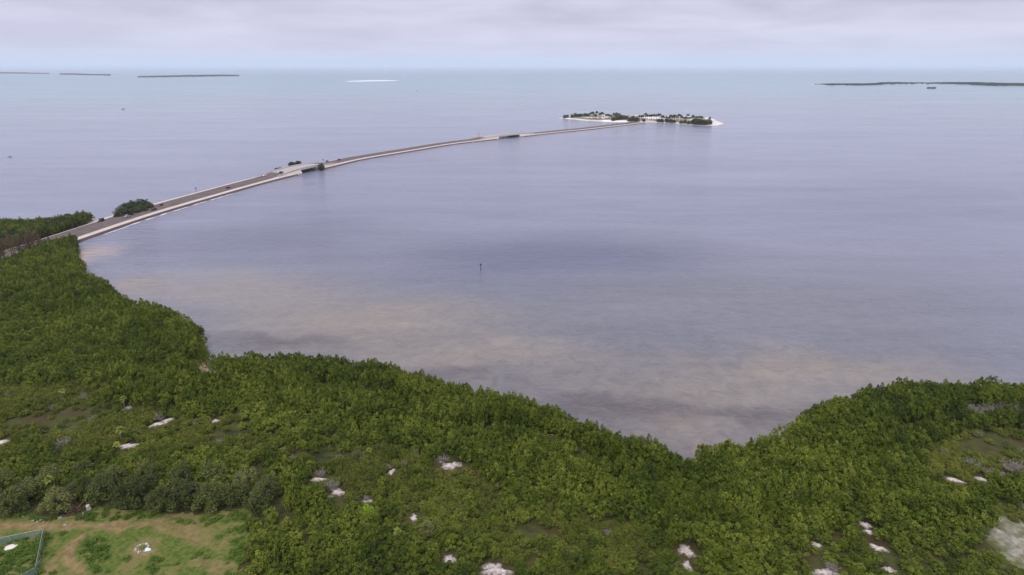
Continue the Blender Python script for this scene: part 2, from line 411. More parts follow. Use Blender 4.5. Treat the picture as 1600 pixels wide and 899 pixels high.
# clearing with its dirt tracks
CLEAR = GP([(-120, 812), (0, 803), (60, 809), (130, 812), (150, 795), (240, 803), (300, 806), (345, 800), (378, 797), (392, 800), (388, 840), (380, 880), (365, 935), (-150, 960)], 1.0)
def curve_d(X, Y, pts): return seg_dist(X, Y, GP(pts, 1.0), False)
x0, x1 = CLEAR[:, 0].min() - 3, CLEAR[:, 0].max() + 3; y0, y1 = CLEAR[:, 1].min() - 3, CLEAR[:, 1].max() + 3
cx_ = np.arange(x0, x1, .4); cy_ = np.arange(y0, y1, .4); CX, CY = np.meshgrid(cx_, cy_)
cs = sdist(CX, CY, CLEAR) + (vnoise(CX, CY, 3, 5) - .5) * 3
dirt = np.zeros(CX.shape)
def addp(pts, w, a=1.0, n=1.6):
    global dirt
    d = curve_d(CX, CY, pts) + (vnoise(CX, CY, 2.2, len(pts), 4) - .5) * n * 2
    dirt = np.maximum(dirt, np.clip((w - d) / (w * .7), 0, 1) * a)
addp([(-40, 822), (30, 822), (90, 824), (150, 822), (190, 826)], 2.2, 1)
addp([(190, 826), (250, 815), (300, 800), (270, 790)], 1.4, .8)
addp([(160, 827), (130, 838), (112, 855), (105, 875), (118, 885)], 1.1, 1.0)
addp([(118, 884), (128, 897)], 1.4, .8)
addp([(105, 850), (90, 870), (75, 899)], 1.3, .75)
addp([(222, 860)], 2.2, .9) if False else None
addp([(245, 820), (290, 835), (310, 845)], 2.5, .7, 2.5)
addp([(330, 805), (360, 803)], 1.4, .7)
addp([(310, 880), (340, 890), (365, 885)], 2.2, .6, 2.5)
addp([(210, 858), (234, 862)], 1.9, .85)
dry = np.clip((vnoise(CX, CY, 5, 3, 4) - .45) * 5, 0, 1) * .6
cz = np.full(CX.shape, 1.13)
mound = GP([(165, 829), (135, 838), (115, 853), (105, 875)], 1.0)
cz += .55 * np.exp(-(seg_dist(CX, CY, mound, False) / 1.0) ** 2) + (vnoise(CX, CY, 1.2, 9) - .5) * .18
okf = (cs > 0)
idc = np.arange(CX.size).reshape(CX.shape)
Fc = np.stack([idc[:-1, :-1], idc[:-1, 1:], idc[1:, 1:], idc[1:, :-1]], -1).reshape(-1, 4)
Fc = Fc[okf[:-1, :-1].ravel()]
me = mesh_np('clearing', np.stack([CX, CY, cz], -1).reshape(-1, 3), Fc, None, True)
at = me.attributes.new('dirt', 'FLOAT', 'POINT'); at.data.foreach_set('value', dirt.ravel().astype(np.float32))
at = me.attributes.new('dry', 'FLOAT', 'POINT'); at.data.foreach_set('value', dry.ravel().astype(np.float32))
m = bpy.data.materials.new('rough_grass_and_dirt'); m.use_nodes = True; t = m.node_tree; b = t.nodes['Principled BSDF']
g = N(t, 'ShaderNodeNewGeometry'); pos = g.outputs['Position']
a1 = N(t, 'ShaderNodeAttribute', attribute_name='dirt'); a2 = N(t, 'ShaderNodeAttribute', attribute_name='dry')
nz = noise(t, pos, 1.1, 6, .7)
c = ramp(t, nz, [(.34, (.045, .082, .014)), (.5, (.082, .118, .022)), (.66, (.130, .138, .038))])
c = mixc(t, val(t, 'MULTIPLY_ADD', nz, 1.5, val(t, 'SUBTRACT', a2.outputs['Fac'], .75), clamp=True), c, (.20, .155, .065))
c = mixc(t, val(t, 'MULTIPLY', a1.outputs['Fac'], val(t, 'MULTIPLY_ADD', noise(t, pos, 2.5, 5, .7), 1.4, .2, clamp=True)), c,
         ramp(t, noise(t, pos, .7, 5, .6), [(.35, (.165, .108, .050)), (.65, (.27, .195, .098))]))
L(t, c, b.inputs['Base Color']); b.inputs['Roughness'].default_value = .95; b.inputs['Specular IOR Level'].default_value = .1
bp = N(t, 'ShaderNodeBump'); bp.inputs['Distance'].default_value = .2; L(t, nz, bp.inputs['Height']); L(t, bp.outputs[0], b.inputs['Normal'])
me.materials.append(m)
tag(link('clearing_ground', me), kind='structure')

def rim_fade(m, soil, sc, k=2.0, w=3.2):
    t = m.node_tree; b = t.nodes['Principled BSDF']; src = b.inputs['Base Color'].links[0].from_socket
    a = N(t, 'ShaderNodeAttribute', attribute_name='rim'); g = N(t, 'ShaderNodeNewGeometry'); nz = noise(t, g.outputs['Position'], sc, 6, .65)
    f = val(t, 'MULTIPLY_ADD', val(t, 'SUBTRACT', 1.0, a.outputs['Fac']), k, val(t, 'MULTIPLY_ADD', nz, w, -w * .5 - .15), clamp=True)
    L(t, mixc(t, f, soil, src), b.inputs['Base Color'])
# bare sand patches among the bushes: px, py, radius x, radius y (m), height
def sand_patch(px, py, rx, ry, h=.5, rz=0, m=M_SAND, seed=0, name='sand_patch'):
    cx, cy = G(px, py, 1.0 + h * .5); r = random.Random(seed * 7 + int(px)); nr = 40; rings = 10; V = [(0, 0, h)]; F = []
    ph = [r.uniform(0, 6.28) for _ in range(6)]
    for k in range(1, rings + 1):
        q = k / rings
        for i in range(nr):
            a = i / nr * 6.283
            w = 1 + .22 * math.sin(2 * a + ph[0]) + .16 * math.sin(3 * a + ph[1]) + .12 * math.sin(5 * a + ph[2]) + .10 * math.sin(9 * a + ph[3])
            x, y = math.cos(a) * rx * q * w, math.sin(a) * ry * q * w
            X, Y = x * math.cos(rz) - y * math.sin(rz), x * math.sin(rz) + y * math.cos(rz)
            z = h * (1 - q ** 2) + mnoise.noise(Vector((x * .9 + px, y * .9, seed))) * .22 * (1 - q * .6) - (.12 if k == rings else 0)
            V.append((X, Y, z))
    for i in range(nr):
        F.append((0, 1 + i, 1 + (i + 1) % nr))
        for k in range(rings - 1):
            a = 1 + k * nr; F.append((a + i, a + nr + i, a + nr + (i + 1) % nr, a + (i + 1) % nr))
    me_ = mesh_np(name, V, F, m, True); at = me_.attributes.new('rim', 'FLOAT', 'POINT')
    at.data.foreach_set('value', np.array([0.0] + [k / rings for k in range(1, rings + 1) for _ in range(nr)], dtype=np.float32))
    tag(link(name, me_, None, (cx, cy, 1.01)), kind='structure')
    return cx, cy, max(rx, ry)
rim_fade(M_SAND, (.10, .075, .045), 1.6)
PATCH = []
for i, (px, py, rx, ry, h, rz) in enumerate([
        (245, 663, 2.6, 2.2, .5, .4), (262, 657, 2.0, 2.4, .5, .2), (200, 697, 3.0, 2.8, .5, .6), (0, 691, 3.0, 2.6, .5, 0), (336, 658, 1.8, 1.6, .4, 0), (201, 637, 2.2, 1.8, .3, 0),
        (706, 727, 3.2, 3.0, .5, 0), (612, 737, 1.2, 2.0, .5, 0), (497, 749, 2.6, 1.4, .5, .2), (528, 769, 2.3, 2.2, .5, .2), (516, 776, 1.2, .8, .3, 0),
        (575, 783, 1.6, 1.3, .2, 0), (647, 809, 1.2, 2.0, .2, .2), (703, 873, 1.6, 2.4, .5, .2), (774, 891, 4.2, 3.2, .6, 0), (1072, 860, 2.0, 3.4, .5, -.2),
        (1074, 884, 1.0, 3, .2, 0), (1276, 851, 1.6, 1.4, .4, 0), (1352, 820, 1.8, 1.8, .4, 0), (1357, 831, 1.4, 1.2, .5, 0), (1372, 856, 2.6, 1.7, .6, -.3),
        (1290, 894, 3.4, 2.4, .4, 0), (1388, 890, 1.8, 1.6, .3, 0), (1491, 750, 2.6, 1.8, .5, -.4), (1534, 749, 2.3, 1.7, .6, -.4), (690, 722, 1.0, 1.0, .2, 0)]):
    PATCH.append(sand_patch(px, py, rx * .84, ry * .72, h * .8, rz, seed=i))
# trampled salt flat at the right
M_FLAT = mat('salt_flat', (.17, .16, .09), .95, .25, .55, .15, c2=(.36, .33, .29), detail=8)
rim_fade(M_FLAT, (.075, .085, .022), .35, 1.5, 3.6)
cx, cy, _ = sand_patch(1610, 862, 10, 18, .12, .18, M_FLAT, 99, 'salt_flat'); FLAT = (cx, cy)

# ------------------------------------------------------------------ canopy plan
def P(pts, h=2.0): return GP(pts, h)
BASIN_L = P([(-60, 590), (60, 592), (160, 600), (260, 640), (380, 650), (480, 690), (640, 700), (720, 740), (700, 800), (640, 830), (560, 800), (470, 730), (330, 712), (180, 712), (-60, 720)])
BASIN_L2 = P([(400, 700), (620, 690), (760, 730), (900, 790), (1080, 800), (1050, 899), (880, 899), (760, 860), (640, 840), (560, 790), (440, 750)])
BASIN_R = P([(1430, 700), (1500, 668), (1560, 660), (1760, 675), (1760, 790), (1600, 760), (1500, 765), (1440, 745)])
RIMR = P([(1540, 780), (1760, 760), (1760, 960), (1540, 960), (1545, 899), (1530, 830)])
RIDGE = P([(1000, 790), (1200, 760), (1450, 770), (1600, 790), (1560, 840), (1300, 800), (1100, 850)])
SEAMS = [P([(500, 598), (592, 611), (630, 630), (660, 632)], 2.5), P([(686, 665), (770, 673), (844, 677), (896, 700), (944, 723), (1002, 731), (1038, 753)], 2.5), P([(150, 600), (190, 602)], 2.5),
         P([(1400, 674), (1456, 661), (1505, 646), (1620, 652)], 2.2), P([(300, 562), (330, 590), (380, 596)], 2.5), P([(1230, 690), (1255, 700), (1290, 705)], 2.5), P([(400, 725), (420, 760), (440, 800)], 2.5)]
OAKROW = P([(-60, 725), (120, 735), (260, 728), (400, 725), (440, 760), (400, 805), (280, 812), (140, 808), (-60, 815)], 3)
ROADL = None
# ------------------------------------------------------------------ causeway centre line
CL_PX = [(-120, 440), (0, 402), (79, 377.5), (120, 363), (200, 337), (240, 325), (310, 306), (345, 296), (360, 292), (410, 278.5), (454, 268.5), (500, 259.5), (540, 248.5), (640, 232.5), (700, 222.5),
         (762, 216), (831, 209), (860, 205.5), (900, 202), (940, 197.5), (975, 193.5), (1000, 190.5)]
pc = GP(CL_PX, 1.8)
def resample(p, step):
    d = np.r_[0, np.cumsum(np.linalg.norm(np.diff(p, axis=0), axis=1))]
    s = np.arange(0, d[-1], step)
    return np.stack([np.interp(s, d, p[:, 0]), np.interp(s, d, p[:, 1])], -1)
pc = resample(pc, 6)
for _ in range(40): pc[1:-1] = pc[1:-1] * .5 + (pc[:-2] + pc[2:]) * .25
pc = resample(pc, 5)
SS = np.arange(len(pc)) * 5.0
TT = np.gradient(pc, axis=0); TT /= np.linalg.norm(TT, axis=1)[:, None]; NN = np.stack([TT[:, 1], -TT[:, 0]], -1)   # NN points to the bay side (right)
def s_at(px, py, h=4):
    q = np.array(G(px, py, h)); return int(np.argmin(np.linalg.norm(pc - q, axis=1)))
B1 = (s_at(466, 266), s_at(497, 260)); B2 = (s_at(783, 213.5), s_at(819, 210.5))
def rz_(i):
    z = 1.7
    for a, b_ in (B1, B2):
        m_ = (a + b_) / 2 * 5; hw = (b_ - a) / 2 * 5
        z += 3.0 * (1 / (1 + math.exp((abs(i * 5 - m_) - hw - 22) / 9)))
    return z
ZR = np.array([rz_(i) for i in range(len(pc))])
# ------------------------------------------------------------------ embankment + road
M_ROAD = mat('worn_asphalt', (.092, .072, .068), .9, .08, .25, c2=(.130, .103, .097))
M_LINE = mat('faded_road_paint', (.22, .19, .175), .8, .1, .4)
M_EMB = bpy.data.materials.new('embankment_sand'); M_EMB.use_nodes = True; t = M_EMB.node_tree; b = t.nodes['Principled BSDF']
g = N(t, 'ShaderNodeNewGeometry'); pos = g.outputs['Position']; ia = N(t, 'ShaderNodeAttribute', attribute_name='verge')
c = mixc(t, noise(t, pos, .15, 5, .6), (.38, .32, .29), (.62, .54, .51))
c = mixc(t, val(t, 'MULTIPLY', ia.outputs['Fac'], ramp(t, noise(t, pos, .03, 5, .6), [(.22, (0, 0, 0)), (.36, (1, 1, 1))])), c, (.07, .048, .038))
L(t, c, b.inputs['Base Color']); b.inputs['Roughness'].default_value = .95
def ribbon(name, i0, i1, offs, zs, m, attr=None, wig=0, dz=0.0, endcap=True):
    V = []; F = []; A = []
    n = len(offs)
    for i in range(i0, i1 + 1):
        for k, o in enumerate(offs):
            w = 0
            if wig and (k == 0 or k == n - 1 or k == 1 or k == n - 2): w = wig * (mnoise.noise(Vector((i * .11, k * 3.3, 0))) + .5 * mnoise.noise(Vector((i * .4, k * 5.3, 0))))
            p = pc[i] + NN[i] * (o + (w if o > 0 else -w))
            z = zs(i, k) if callable(zs) else ZR[i] + zs[k]
            V.append((p[0], p[1], z + dz)); A.append(attr[k] if attr else 0)
    for i in range(i1 - i0):
        for k in range(n - 1):
            a = i * n + k; F.append((a, a + 1, a + n + 1, a + n))
    me = mesh_np(name, V, F, m, True)
    if attr:
        at = me.attributes.new('verge', 'FLOAT', 'POINT'); at.data.foreach_set('value', np.array(A, dtype=np.float32))
    return me
NP = len(pc) - 1
def emb_z(i, k):
    r_ = ZR[i]
    return [-1.0, .12, .7, r_ - .12, r_ - .06, r_ - .06, r_ - .12, 1.1, .95, .12, -1.0][k]
for a, b_ in ((0, B1[0]), (B1[1], B2[0]), (B2[1], NP)):
    me = ribbon('causeway_embankment', a, b_, [-22, -17.5, -13, -10, -9, 9, 9.8, 11.8, 12.1, 13.9, 16], emb_z, M_EMB, [0, 0, 0, 0, 0, 0, 0, 0, 1, 1, .6], 1.0)
    tag(link('embankment', me), kind='structure')
i_start = 0
for a, b_ in ((0, B1[0]), (B1[1], B2[0]), (B2[1], NP)):
    tag(link('road', ribbon('road', a, b_, [-8.8, -4, 0, 4, 8.8], [0, 0, 0, 0, 0], M_ROAD)), kind='structure')
for off, w in ((-8.2, .35), (-4.3, .22), (-.35, .25), (.35, .25), (4.3, .22), (8.2, .4)):
    me = ribbon('road_marking', 0, NP, [off - w / 2, off + w / 2], [.02, .02], M_LINE)
    tag(link('road_marking', me), kind='structure')
# bridges
M_PIER = mat('dark_wet_concrete', (.10, .095, .09), .9, .2, .6)
def bridge(a, b_, label):
    c0 = pc[(a + b_) // 2]; t_ = thing('bridge', (c0[0], c0[1], 0), label, 'bridge', None)
    def sh(me):
        me.transform(__import__('mathutils').Matrix.Translation((-c0[0], -c0[1], 0))); return me
    V = []; F = []; prof = [(-10, -.02), (-10, -1.1), (10, -1.1), (10, -.02), (-10, -.02)]
    rows = range(a - 1, b_ + 2)
    for i in rows:
        for o, z in prof[:4]:
            p = pc[i] + NN[i] * o; V.append((p[0], p[1], ZR[i] + z))
    n = 4; k_ = len(list(rows))
    for i in range(k_ - 1):
        for k in range(4): F.append((i * 4 + k, i * 4 + (k + 1) % 4, (i + 1) * 4 + (k + 1) % 4, (i + 1) * 4 + k))
    F.append((0, 1, 2, 3)); e = (k_ - 1) * 4; F.append((e + 3, e + 2, e + 1, e))
    link('deck', sh(mesh_np('deck', V, F, M_CONC)), t_)
    for sgn in (-1, 1):
        V = []; F = []
        ra = list(range(a - 7, b_ + 8))
        for i in ra:
            for o, z in ((9.45, 0), (9.45, 1.1), (9.95, 1.1), (9.95, 0)):
                p = pc[i] + NN[i] * o * sgn; V.append((p[0], p[1], ZR[i] + z - .01))
        for i in range(len(ra) - 1):
            for k in range(4): F.append((i * 4 + k, i * 4 + (k + 1) % 4, (i + 1) * 4 + (k + 1) % 4, (i + 1) * 4 + k))
        F.append((0, 1, 2, 3)); e = (len(ra) - 1) * 4; F.append((e + 3, e + 2, e + 1, e))
        link('parapet', sh(mesh_np('parapet', V, F, M_CONC)), t_)
    link('deck_surface', sh(ribbon('deck_surface', a - 4, b_ + 4, [-9.4, -3, 3, 9.4], [.03] * 4, mat('light_deck', (.36, .33, .32), .9, .08, .2))), t_)
    for i in range(a + 2, b_, 2):
        mb = MB(); ang = math.atan2(NN[i][1], NN[i][0])
        mb.box((0, 0, ZR[i] - 1.35), (19, 1.0, .5), ang)
        for o in (-8, -4, 0, 4, 8):
            mb.box((NN[i][0] * o, NN[i][1] * o, (ZR[i] - 1.6) / 2 - 1), (.6, .6, ZR[i] - 1.6 + 2), ang)
        mb.build('pier', M_PIER, t_, (pc[i][0] - c0[0], pc[i][1] - c0[1], 0))
    for i, s_ in ((a, -1), (b_, 1)):
        mb = MB(); ang = math.atan2(NN[i][1], NN[i][0])
        mb.box((TT[i][0] * 1.5 * s_, TT[i][1] * 1.5 * s_, ZR[i] / 2 - 1.7), (21, 2, ZR[i] + .8), ang)
        # rubble apron
        r = random.Random(i)
        for q in range(60):
            o = r.uniform(-15, 15); u = r.uniform(-1, 9) * s_
            mb.box((NN[i][0] * o + TT[i][0] * u, NN[i][1] * o + TT[i][1] * u, .15 + max(0, 1.2 - abs(o) * .05) * r.random()), (r.uniform(.8, 1.8),) * 2 + (r.uniform(.6, 1.2),), r.random() * 3)
        mb.build('abutment', M_CONC_D, t_, (pc[i][0] - c0[0], pc[i][1] - c0[1], 0))
    return t_
bridge(*B1, 'nearer low concrete bridge on the causeway with mangrove bushes at both ends')
bridge(*B2, 'farther low concrete bridge on the causeway towards the palm island')
# thin line of surf where the beach meets the bay
M_SURF = mat('surf_foam', (.8, .8, .8), .7, .1, .4)
def strip(name, pts, w, z, m, wig=1.0, seed=0):
    p = resample(np.array(pts), 1.5); T = np.gradient(p, axis=0); T /= np.linalg.norm(T, axis=1)[:, None]; V = []; F = []
    for i in range(len(p)):
        o = mnoise.noise(Vector((i * .12, seed, 0))) * wig; ww = w * max(0.0, .55 + 1.1 * mnoise.noise(Vector((i * .2, seed + 5, 0)))) * min(1, i / 4, (len(p) - 1 - i) / 4)
        n_ = np.array([T[i][1], -T[i][0]])
        for s_ in (-.5, .5):
            q = p[i] + n_ * (o + ww * s_); V.append((q[0], q[1], z))
    for i in range(len(p) - 1): F.append((2 * i, 2 * i + 1, 2 * i + 3, 2 * i + 2))
    return tag(link(name, mesh_np(name, V, F, m)), kind='structure')
ie = s_at(345, 299, 0); i0_ = s_at(120, 368, 0)
strip('surf', [tuple(pc[i] + NN[i] * 15.4) for i in range(i0_, ie)], 1.1, .03, M_SURF, 1.2, 2)
strip('surf', [G(104, 389, 0), G(112, 381, 0), G(120, 378, 0), G(150, 372, 0)], 1.6, .035, M_SURF, .8, 3)

# ------------------------------------------------------------------ bushes
MV = [crown_mesh('crown', 10 + i, M_MANG, Rx=r_, H=h_, nl=n_, lr=.52, per=58, ls=.27, fill=110) for i, (r_, h_, n_) in enumerate(
    [(1.7, 3.4, 11), (1.9, 3.1, 13), (1.5, 3.7, 10), (2.0, 3.3, 14), (1.6, 3.0, 9), (1.8, 3.8, 12)])]
MS = [stems_mesh('trunk', 30 + i, 2.6) for i in range(3)]
SV = [crown_mesh('crown', 50 + i, M_SCRUB, Rx=r_, H=h_, nl=n_, lr=.42, per=40, ls=.24, fill=110) for i, (r_, h_, n_) in enumerate(
    [(1.3, 1.5, 12), (1.5, 1.3, 14), (1.1, 1.7, 10), (1.4, 1.9, 13)])]
TWV = [twig_mesh('branches', 80 + i, M_TWIG, 1.7, 1.9, 42, .028, 11) for i in range(3)]

SPOTS = [(100, 690, 1.5), (85, 700, 1.3), (247, 650, 1.2), (278, 637, 1.2), (130, 618, 1.4), (195, 640, .8), (545, 652, 1.2), (455, 716, 1.2), (515, 757, 1.6), (503, 738, 1.1), (605, 728, .9), (692, 716, 1.3), (1185, 742, 1.1),
    (1245, 752, 1.0), (1515, 722, 1.8), (1545, 735, 1.6), (1588, 728, 2.2), (1570, 742, 1.2), (50, 545, 1.0), (645, 640, 1.0), (186, 690, .8), (574, 800, 1.9), (665, 828, 1.9), (622, 840, .9), (76, 760, 1.2),
    (900, 720, 1.1), (1105, 800, .9), (340, 690, 1.0), (950, 830, .9), (1420, 760, 1.0)] + [(1518 + k * 9, 644, 1.5) for k in range(11)]
SPOTW = [(*G(a, b_, 1.3), c_) for a, b_, c_ in SPOTS]
def spot_clear(X, Y):
    m_ = np.ones(X.shape, bool)
    for sx_, sy_, c_ in SPOTW: m_ &= np.hypot(X - sx_, (Y - sy_) - np.where(Y < sy_, c_ * .6, 0) * 0) > c_ * 1.15
    return m_
def in_view(X, Y, marg=28):
    t = Y; return (Y > 84) & (np.abs(X) < Y * .93 + marg) 
def front_cap(X, Y):
    """tallest bush that leaves the sand patches in sight from the land's open side"""
    cap = np.full(X.shape, 99.0)
    for (cx, cy, r_) in PATCH + [(FLAT[0], FLAT[1], 8)]:
        L_ = math.hypot(cx, cy); ux, uy = cx / L_, cy / L_
        al = (cx - X) * ux + (cy - Y) * uy; ac = np.abs(-(X - cx) * uy + (Y - cy) * ux)
        tan = CAM_H / L_
        m_ = (ac < r_ * .95 + .6) & (al > -r_ * .4)
        cap = np.where(m_, np.minimum(cap, np.maximum(0, (al - r_ * .55)) * tan * 1.0 + .15), cap)
        cap = np.where(np.hypot(X - cx, Y - cy) < r_ * .75 + .9, 0, cap)
    return cap
def plan(spacing, seed):
    xs = np.arange(-470, 330, spacing); ys = np.arange(84, 470, spacing * .9)
    X, Y = np.meshgrid(xs, ys); X = X + (np.arange(len(ys)) % 2)[:, None] * spacing / 2
    r = np.random.default_rng(seed)
    X = (X + r.uniform(-.42, .42, X.shape) * spacing).ravel(); Y = (Y + r.uniform(-.42, .42, Y.shape) * spacing).ravel()
    k = in_view(X, Y); X, Y = X[k], Y[k]
    sd_ = sdist(X, Y, LANDP)
    rd = seg_dist(X, Y, pc, False)
    k = (sd_ > .8) & (sdist(X, Y, CLEAR) < -.5) & (rd > 11.5)
    X, Y, sd_ = X[k], Y[k], sd_[k]
    return X, Y, sd_
def low_zone(X, Y):
    w = (vnoise(X, Y, 9, 21) - .5) * 14
    a = np.clip((sdist(X, Y, BASIN_L) + w) / 5, 0, 1); b2 = np.clip((sdist(X, Y, BASIN_L2) + w) / 6, 0, 1) * .62; c_ = np.clip((sdist(X, Y, BASIN_R) + w * .5) / 4, 0, 1)
    d_ = np.clip((sdist(X, Y, RIMR) + w * .5) / 4, 0, 1)
    return np.maximum(np.maximum(a * .85, b2), np.maximum(c_, d_))
# mangroves
X, Y, sd_ = plan(2.35, 1)
lowz = low_zone(X, Y); r = np.random.default_rng(3)
fr = np.clip(1 - np.abs(sd_ - 16) / 26, 0, 1)
ht = 3.1 + 2.6 * np.clip((38 - sd_) / 14, 0, 1) + (vnoise(X, Y, 15, 31) - .5) * 3.6 + (vnoise(X, Y, 5.5, 36, 2) - .5) * .8 + r.uniform(-.35, .35, X.shape) - 1.4 * lowz
ht += 1.2 * np.clip(sdist(X, Y, RIDGE) / 4, 0, 1)
ht = np.where(sd_ < 3, ht * .8, ht)
def domes(X, Y, sp, seed):
    iu = np.floor(X / sp).astype(int); iv = np.floor(Y / sp).astype(int); best = np.full(X.shape, 9e9)
    def hs(a, b, k): return ((np.sin(a * 127.1 + b * 311.7 + k * 74.7 + seed) * 43758.5453) % 1)
    for a in (-1, 0, 1):
        for b in (-1, 0, 1):
            cx = (iu + a + .15 + .7 * hs(iu + a, iv + b, 1)) * sp; cy = (iv + b + .15 + .7 * hs(iu + a, iv + b, 2)) * sp
            best = np.minimum(best, np.hypot(X - cx, Y - cy) / (.75 + .5 * hs(iu + a, iv + b, 3)))
    return np.clip(1 - (best / (sp * .62)) ** 2, -.6, 1)
ht += domes(X, Y, 8.5, 3) * 1.4 - .35
seam = np.full(X.shape, 99.0); behind = np.zeros(X.shape)
for q in SEAMS:
    d_ = seg_dist(X, Y, q, False); yy = np.interp(X, q[np.argsort(q[:, 0]), 0], q[np.argsort(q[:, 0]), 1])
    behind = np.maximum(behind, np.clip(1 - d_ / 9, 0, 1) * np.where(Y > yy, 1, -.7)); seam = np.minimum(seam, d_)
ht += behind * 2.0
keep = r.uniform(0, 1, X.shape) > lowz * 1.02 - .04 * (vnoise(X, Y, 6, 41) > .5)
keep &= (sdist(X, Y, CLEAR) < -5.5) | (sdist(X, Y, OAKROW) < -.5)
keep &= seam > 1.9
keep &= spot_clear(X, Y)
cap = front_cap(X, Y); ht = np.minimum(ht, cap * 1.0); keep &= ht > 1.3
gap = vnoise(X, Y, 8, 77, 2); keep &= ~((gap > .86) & (r.uniform(0, 1, X.shape) < .9))
MX, MY, MH = X[keep], Y[keep], ht[keep]
# low scrub
X, Y, sd_ = plan(1.75, 2)
lowz = low_zone(X, Y); r = np.random.default_rng(4)
brown = np.zeros(X.shape)
for bx, by, rr in ((40, 660, 9), (110, 650, 8), (90, 668, 7), (390, 675, 7), (360, 679, 5), (480, 705, 5), (520, 712, 6), (1530, 700, 7), (1575, 690, 7), (840, 830, 5), (1170, 870, 4), (590, 800, 3)):
    q = G(bx, by, 1); brown = np.maximum(brown, 1 - np.hypot((X - q[0]) * .6, Y - q[1]) / rr)
kp = (lowz > .15) & (r.uniform(0, 1, X.shape) < .25 + lowz) & (r.uniform(0, 1, X.shape) > brown * 1.5)
kp &= sdist(X, Y, OAKROW) < .5
kp &= spot_clear(X, Y)
hs = 1.55 + (vnoise(X, Y, 7, 51) - .5) * 1.6 + r.uniform(-.2, .2, X.shape) - brown * .5
hs = np.minimum(hs, front_cap(X, Y)); hs = np.where(inside(X, Y, RIMR), hs * .62, hs); kp &= hs > .28
kp &= np.hypot((X - FLAT[0]) / 9, (Y - FLAT[1]) / 15) + (vnoise(X, Y, 4, 88) - .5) * .7 > .8
SX, SY, SHh = X[kp], Y[kp], hs[kp]
print('mangroves', len(MX), 'scrub', len(SX))

def gn_scatter(name, X, Y, Z, sc, rot, idx, sources, label, cat=None):
    me = bpy.data.meshes.new(name); n = len(X); me.vertices.add(n)
    me.vertices.foreach_set('co', np.stack([X, Y, Z], -1).astype(np.float32).ravel())
    a = me.attributes.new('scl', 'FLOAT_VECTOR', 'POINT'); a.data.foreach_set('vector', sc.astype(np.float32).ravel())
    a = me.attributes.new('rot', 'FLOAT_VECTOR', 'POINT'); a.data.foreach_set('vector', rot.astype(np.float32).ravel())
    a = me.attributes.new('idx', 'INT', 'POINT'); a.data.foreach_set('value', idx.astype(np.int32))
    o = link(name, me); tag(o, label, cat, None, 'stuff')
    ng = bpy.data.node_groups.new(name, 'GeometryNodeTree')
    ng.interface.new_socket('Geometry', in_out='INPUT', socket_type='NodeSocketGeometry')
    ng.interface.new_socket('Geometry', in_out='OUTPUT', socket_type='NodeSocketGeometry')
    gi = N(ng, 'NodeGroupInput'); go = N(ng, 'NodeGroupOutput'); jn = N(ng, 'GeometryNodeJoinGeometry')
    def attr(nm, dt):
        q = N(ng, 'GeometryNodeInputNamedAttribute', data_type=dt); q.inputs[0].default_value = nm; return q.outputs[0]
    ai, asc, ar = attr('idx', 'INT'), attr('scl', 'FLOAT_VECTOR'), attr('rot', 'FLOAT_VECTOR')
    for k, src in enumerate(sources):
        cmp_ = N(ng, 'FunctionNodeCompare', data_type='INT', operation='EQUAL'); L(ng, ai, cmp_.inputs[2]); cmp_.inputs[3].default_value = k
        ob = N(ng, 'GeometryNodeObjectInfo', transform_space='ORIGINAL'); ob.inputs[0].default_value = src; ob.inputs[1].default_value = True
        ip = N(ng, 'GeometryNodeInstanceOnPoints'); L(ng, gi.outputs[0], ip.inputs['Points']); L(ng, cmp_.outputs[0], ip.inputs['Selection'])
        L(ng, ob.outputs['Geometry'], ip.inputs['Instance']); L(ng, ar, ip.inputs['Rotation']); L(ng, asc, ip.inputs['Scale']); L(ng, ip.outputs[0], jn.inputs[0])
    L(ng, jn.outputs[0], go.inputs[0])
    md = o.modifiers.new('scatter', 'NODES'); md.node_group = ng
    return o

LMK = [(500, 762, 'the middle sand pair'), (706, 727, 'the round central sand patch'), (647, 809, 'the thin sand strip'), (703, 873, 'the narrow bottom sand spot'),
       (774, 891, 'the largest bottom sand patch'), (575, 800, 'the bright lime shrub'), (1072, 860, 'the upright narrow sand patch'), (1276, 851, 'the tiny right-hand sand patch'), (1365, 840, 'the row of three sand patches'),
       (1290, 894, 'the bottom-right sand patch'), (1388, 890, 'the small bottom sand spot'), (1512, 750, 'the far-right sand pair'), (1590, 858, 'the pale salt flat'), (380, 860, 'the right clearing edge'),
       (245, 660, 'the double sand patch'), (200, 697, 'the palm sand patch'), (1080, 720, 'the inner point of the bay'), (900, 800, 'the open middle thicket'), (1200, 780, 'the thicket below the bay point'), (480, 860, 'the bottom-left thicket'), (612, 737, 'the narrow upper sand spot')]
LMW = [(G(a, b_, 1), t_) for a, b_, t_ in LMK]
def zone_label(x, y, kind):
    (q, nm) = min(LMW, key=lambda e: (e[0][0] - x) ** 2 + (e[0][1] - y) ** 2); a = math.degrees(math.atan2(y - q[1], x - q[0])) % 360; d = math.hypot(x - q[0], y - q[1])
    w = ['right of', 'behind and right of', 'behind', 'behind and left of', 'left of', 'in front and left of', 'in front of', 'in front and right of'][int((a + 22.5) // 45) % 8]
    far = 'close ' if d < 7 else 'well ' if d > 14 else ''
    k = 'dense green mangrove' if kind == 'm' else 'low yellow-green shrub'
    return f'{k} {far}{w} {nm}', f'{"mangroves" if kind == "m" else "shrubs"} {far}{w} {nm}'
def visible_rank(X, Y, H):
    zc_ = Y * math.cos(_p) + (CAM_H - 1 - H * .6) * math.sin(_p)
    px = 800 + _f * X / zc_; py = 449.5 + _f * ((CAM_H - 1 - H * .6) * math.cos(_p) - Y * math.sin(_p)) / zc_
    ok = (px > -5) & (px < 1605) & (py < 903)
    return np.where(ok, H / zc_, -1)
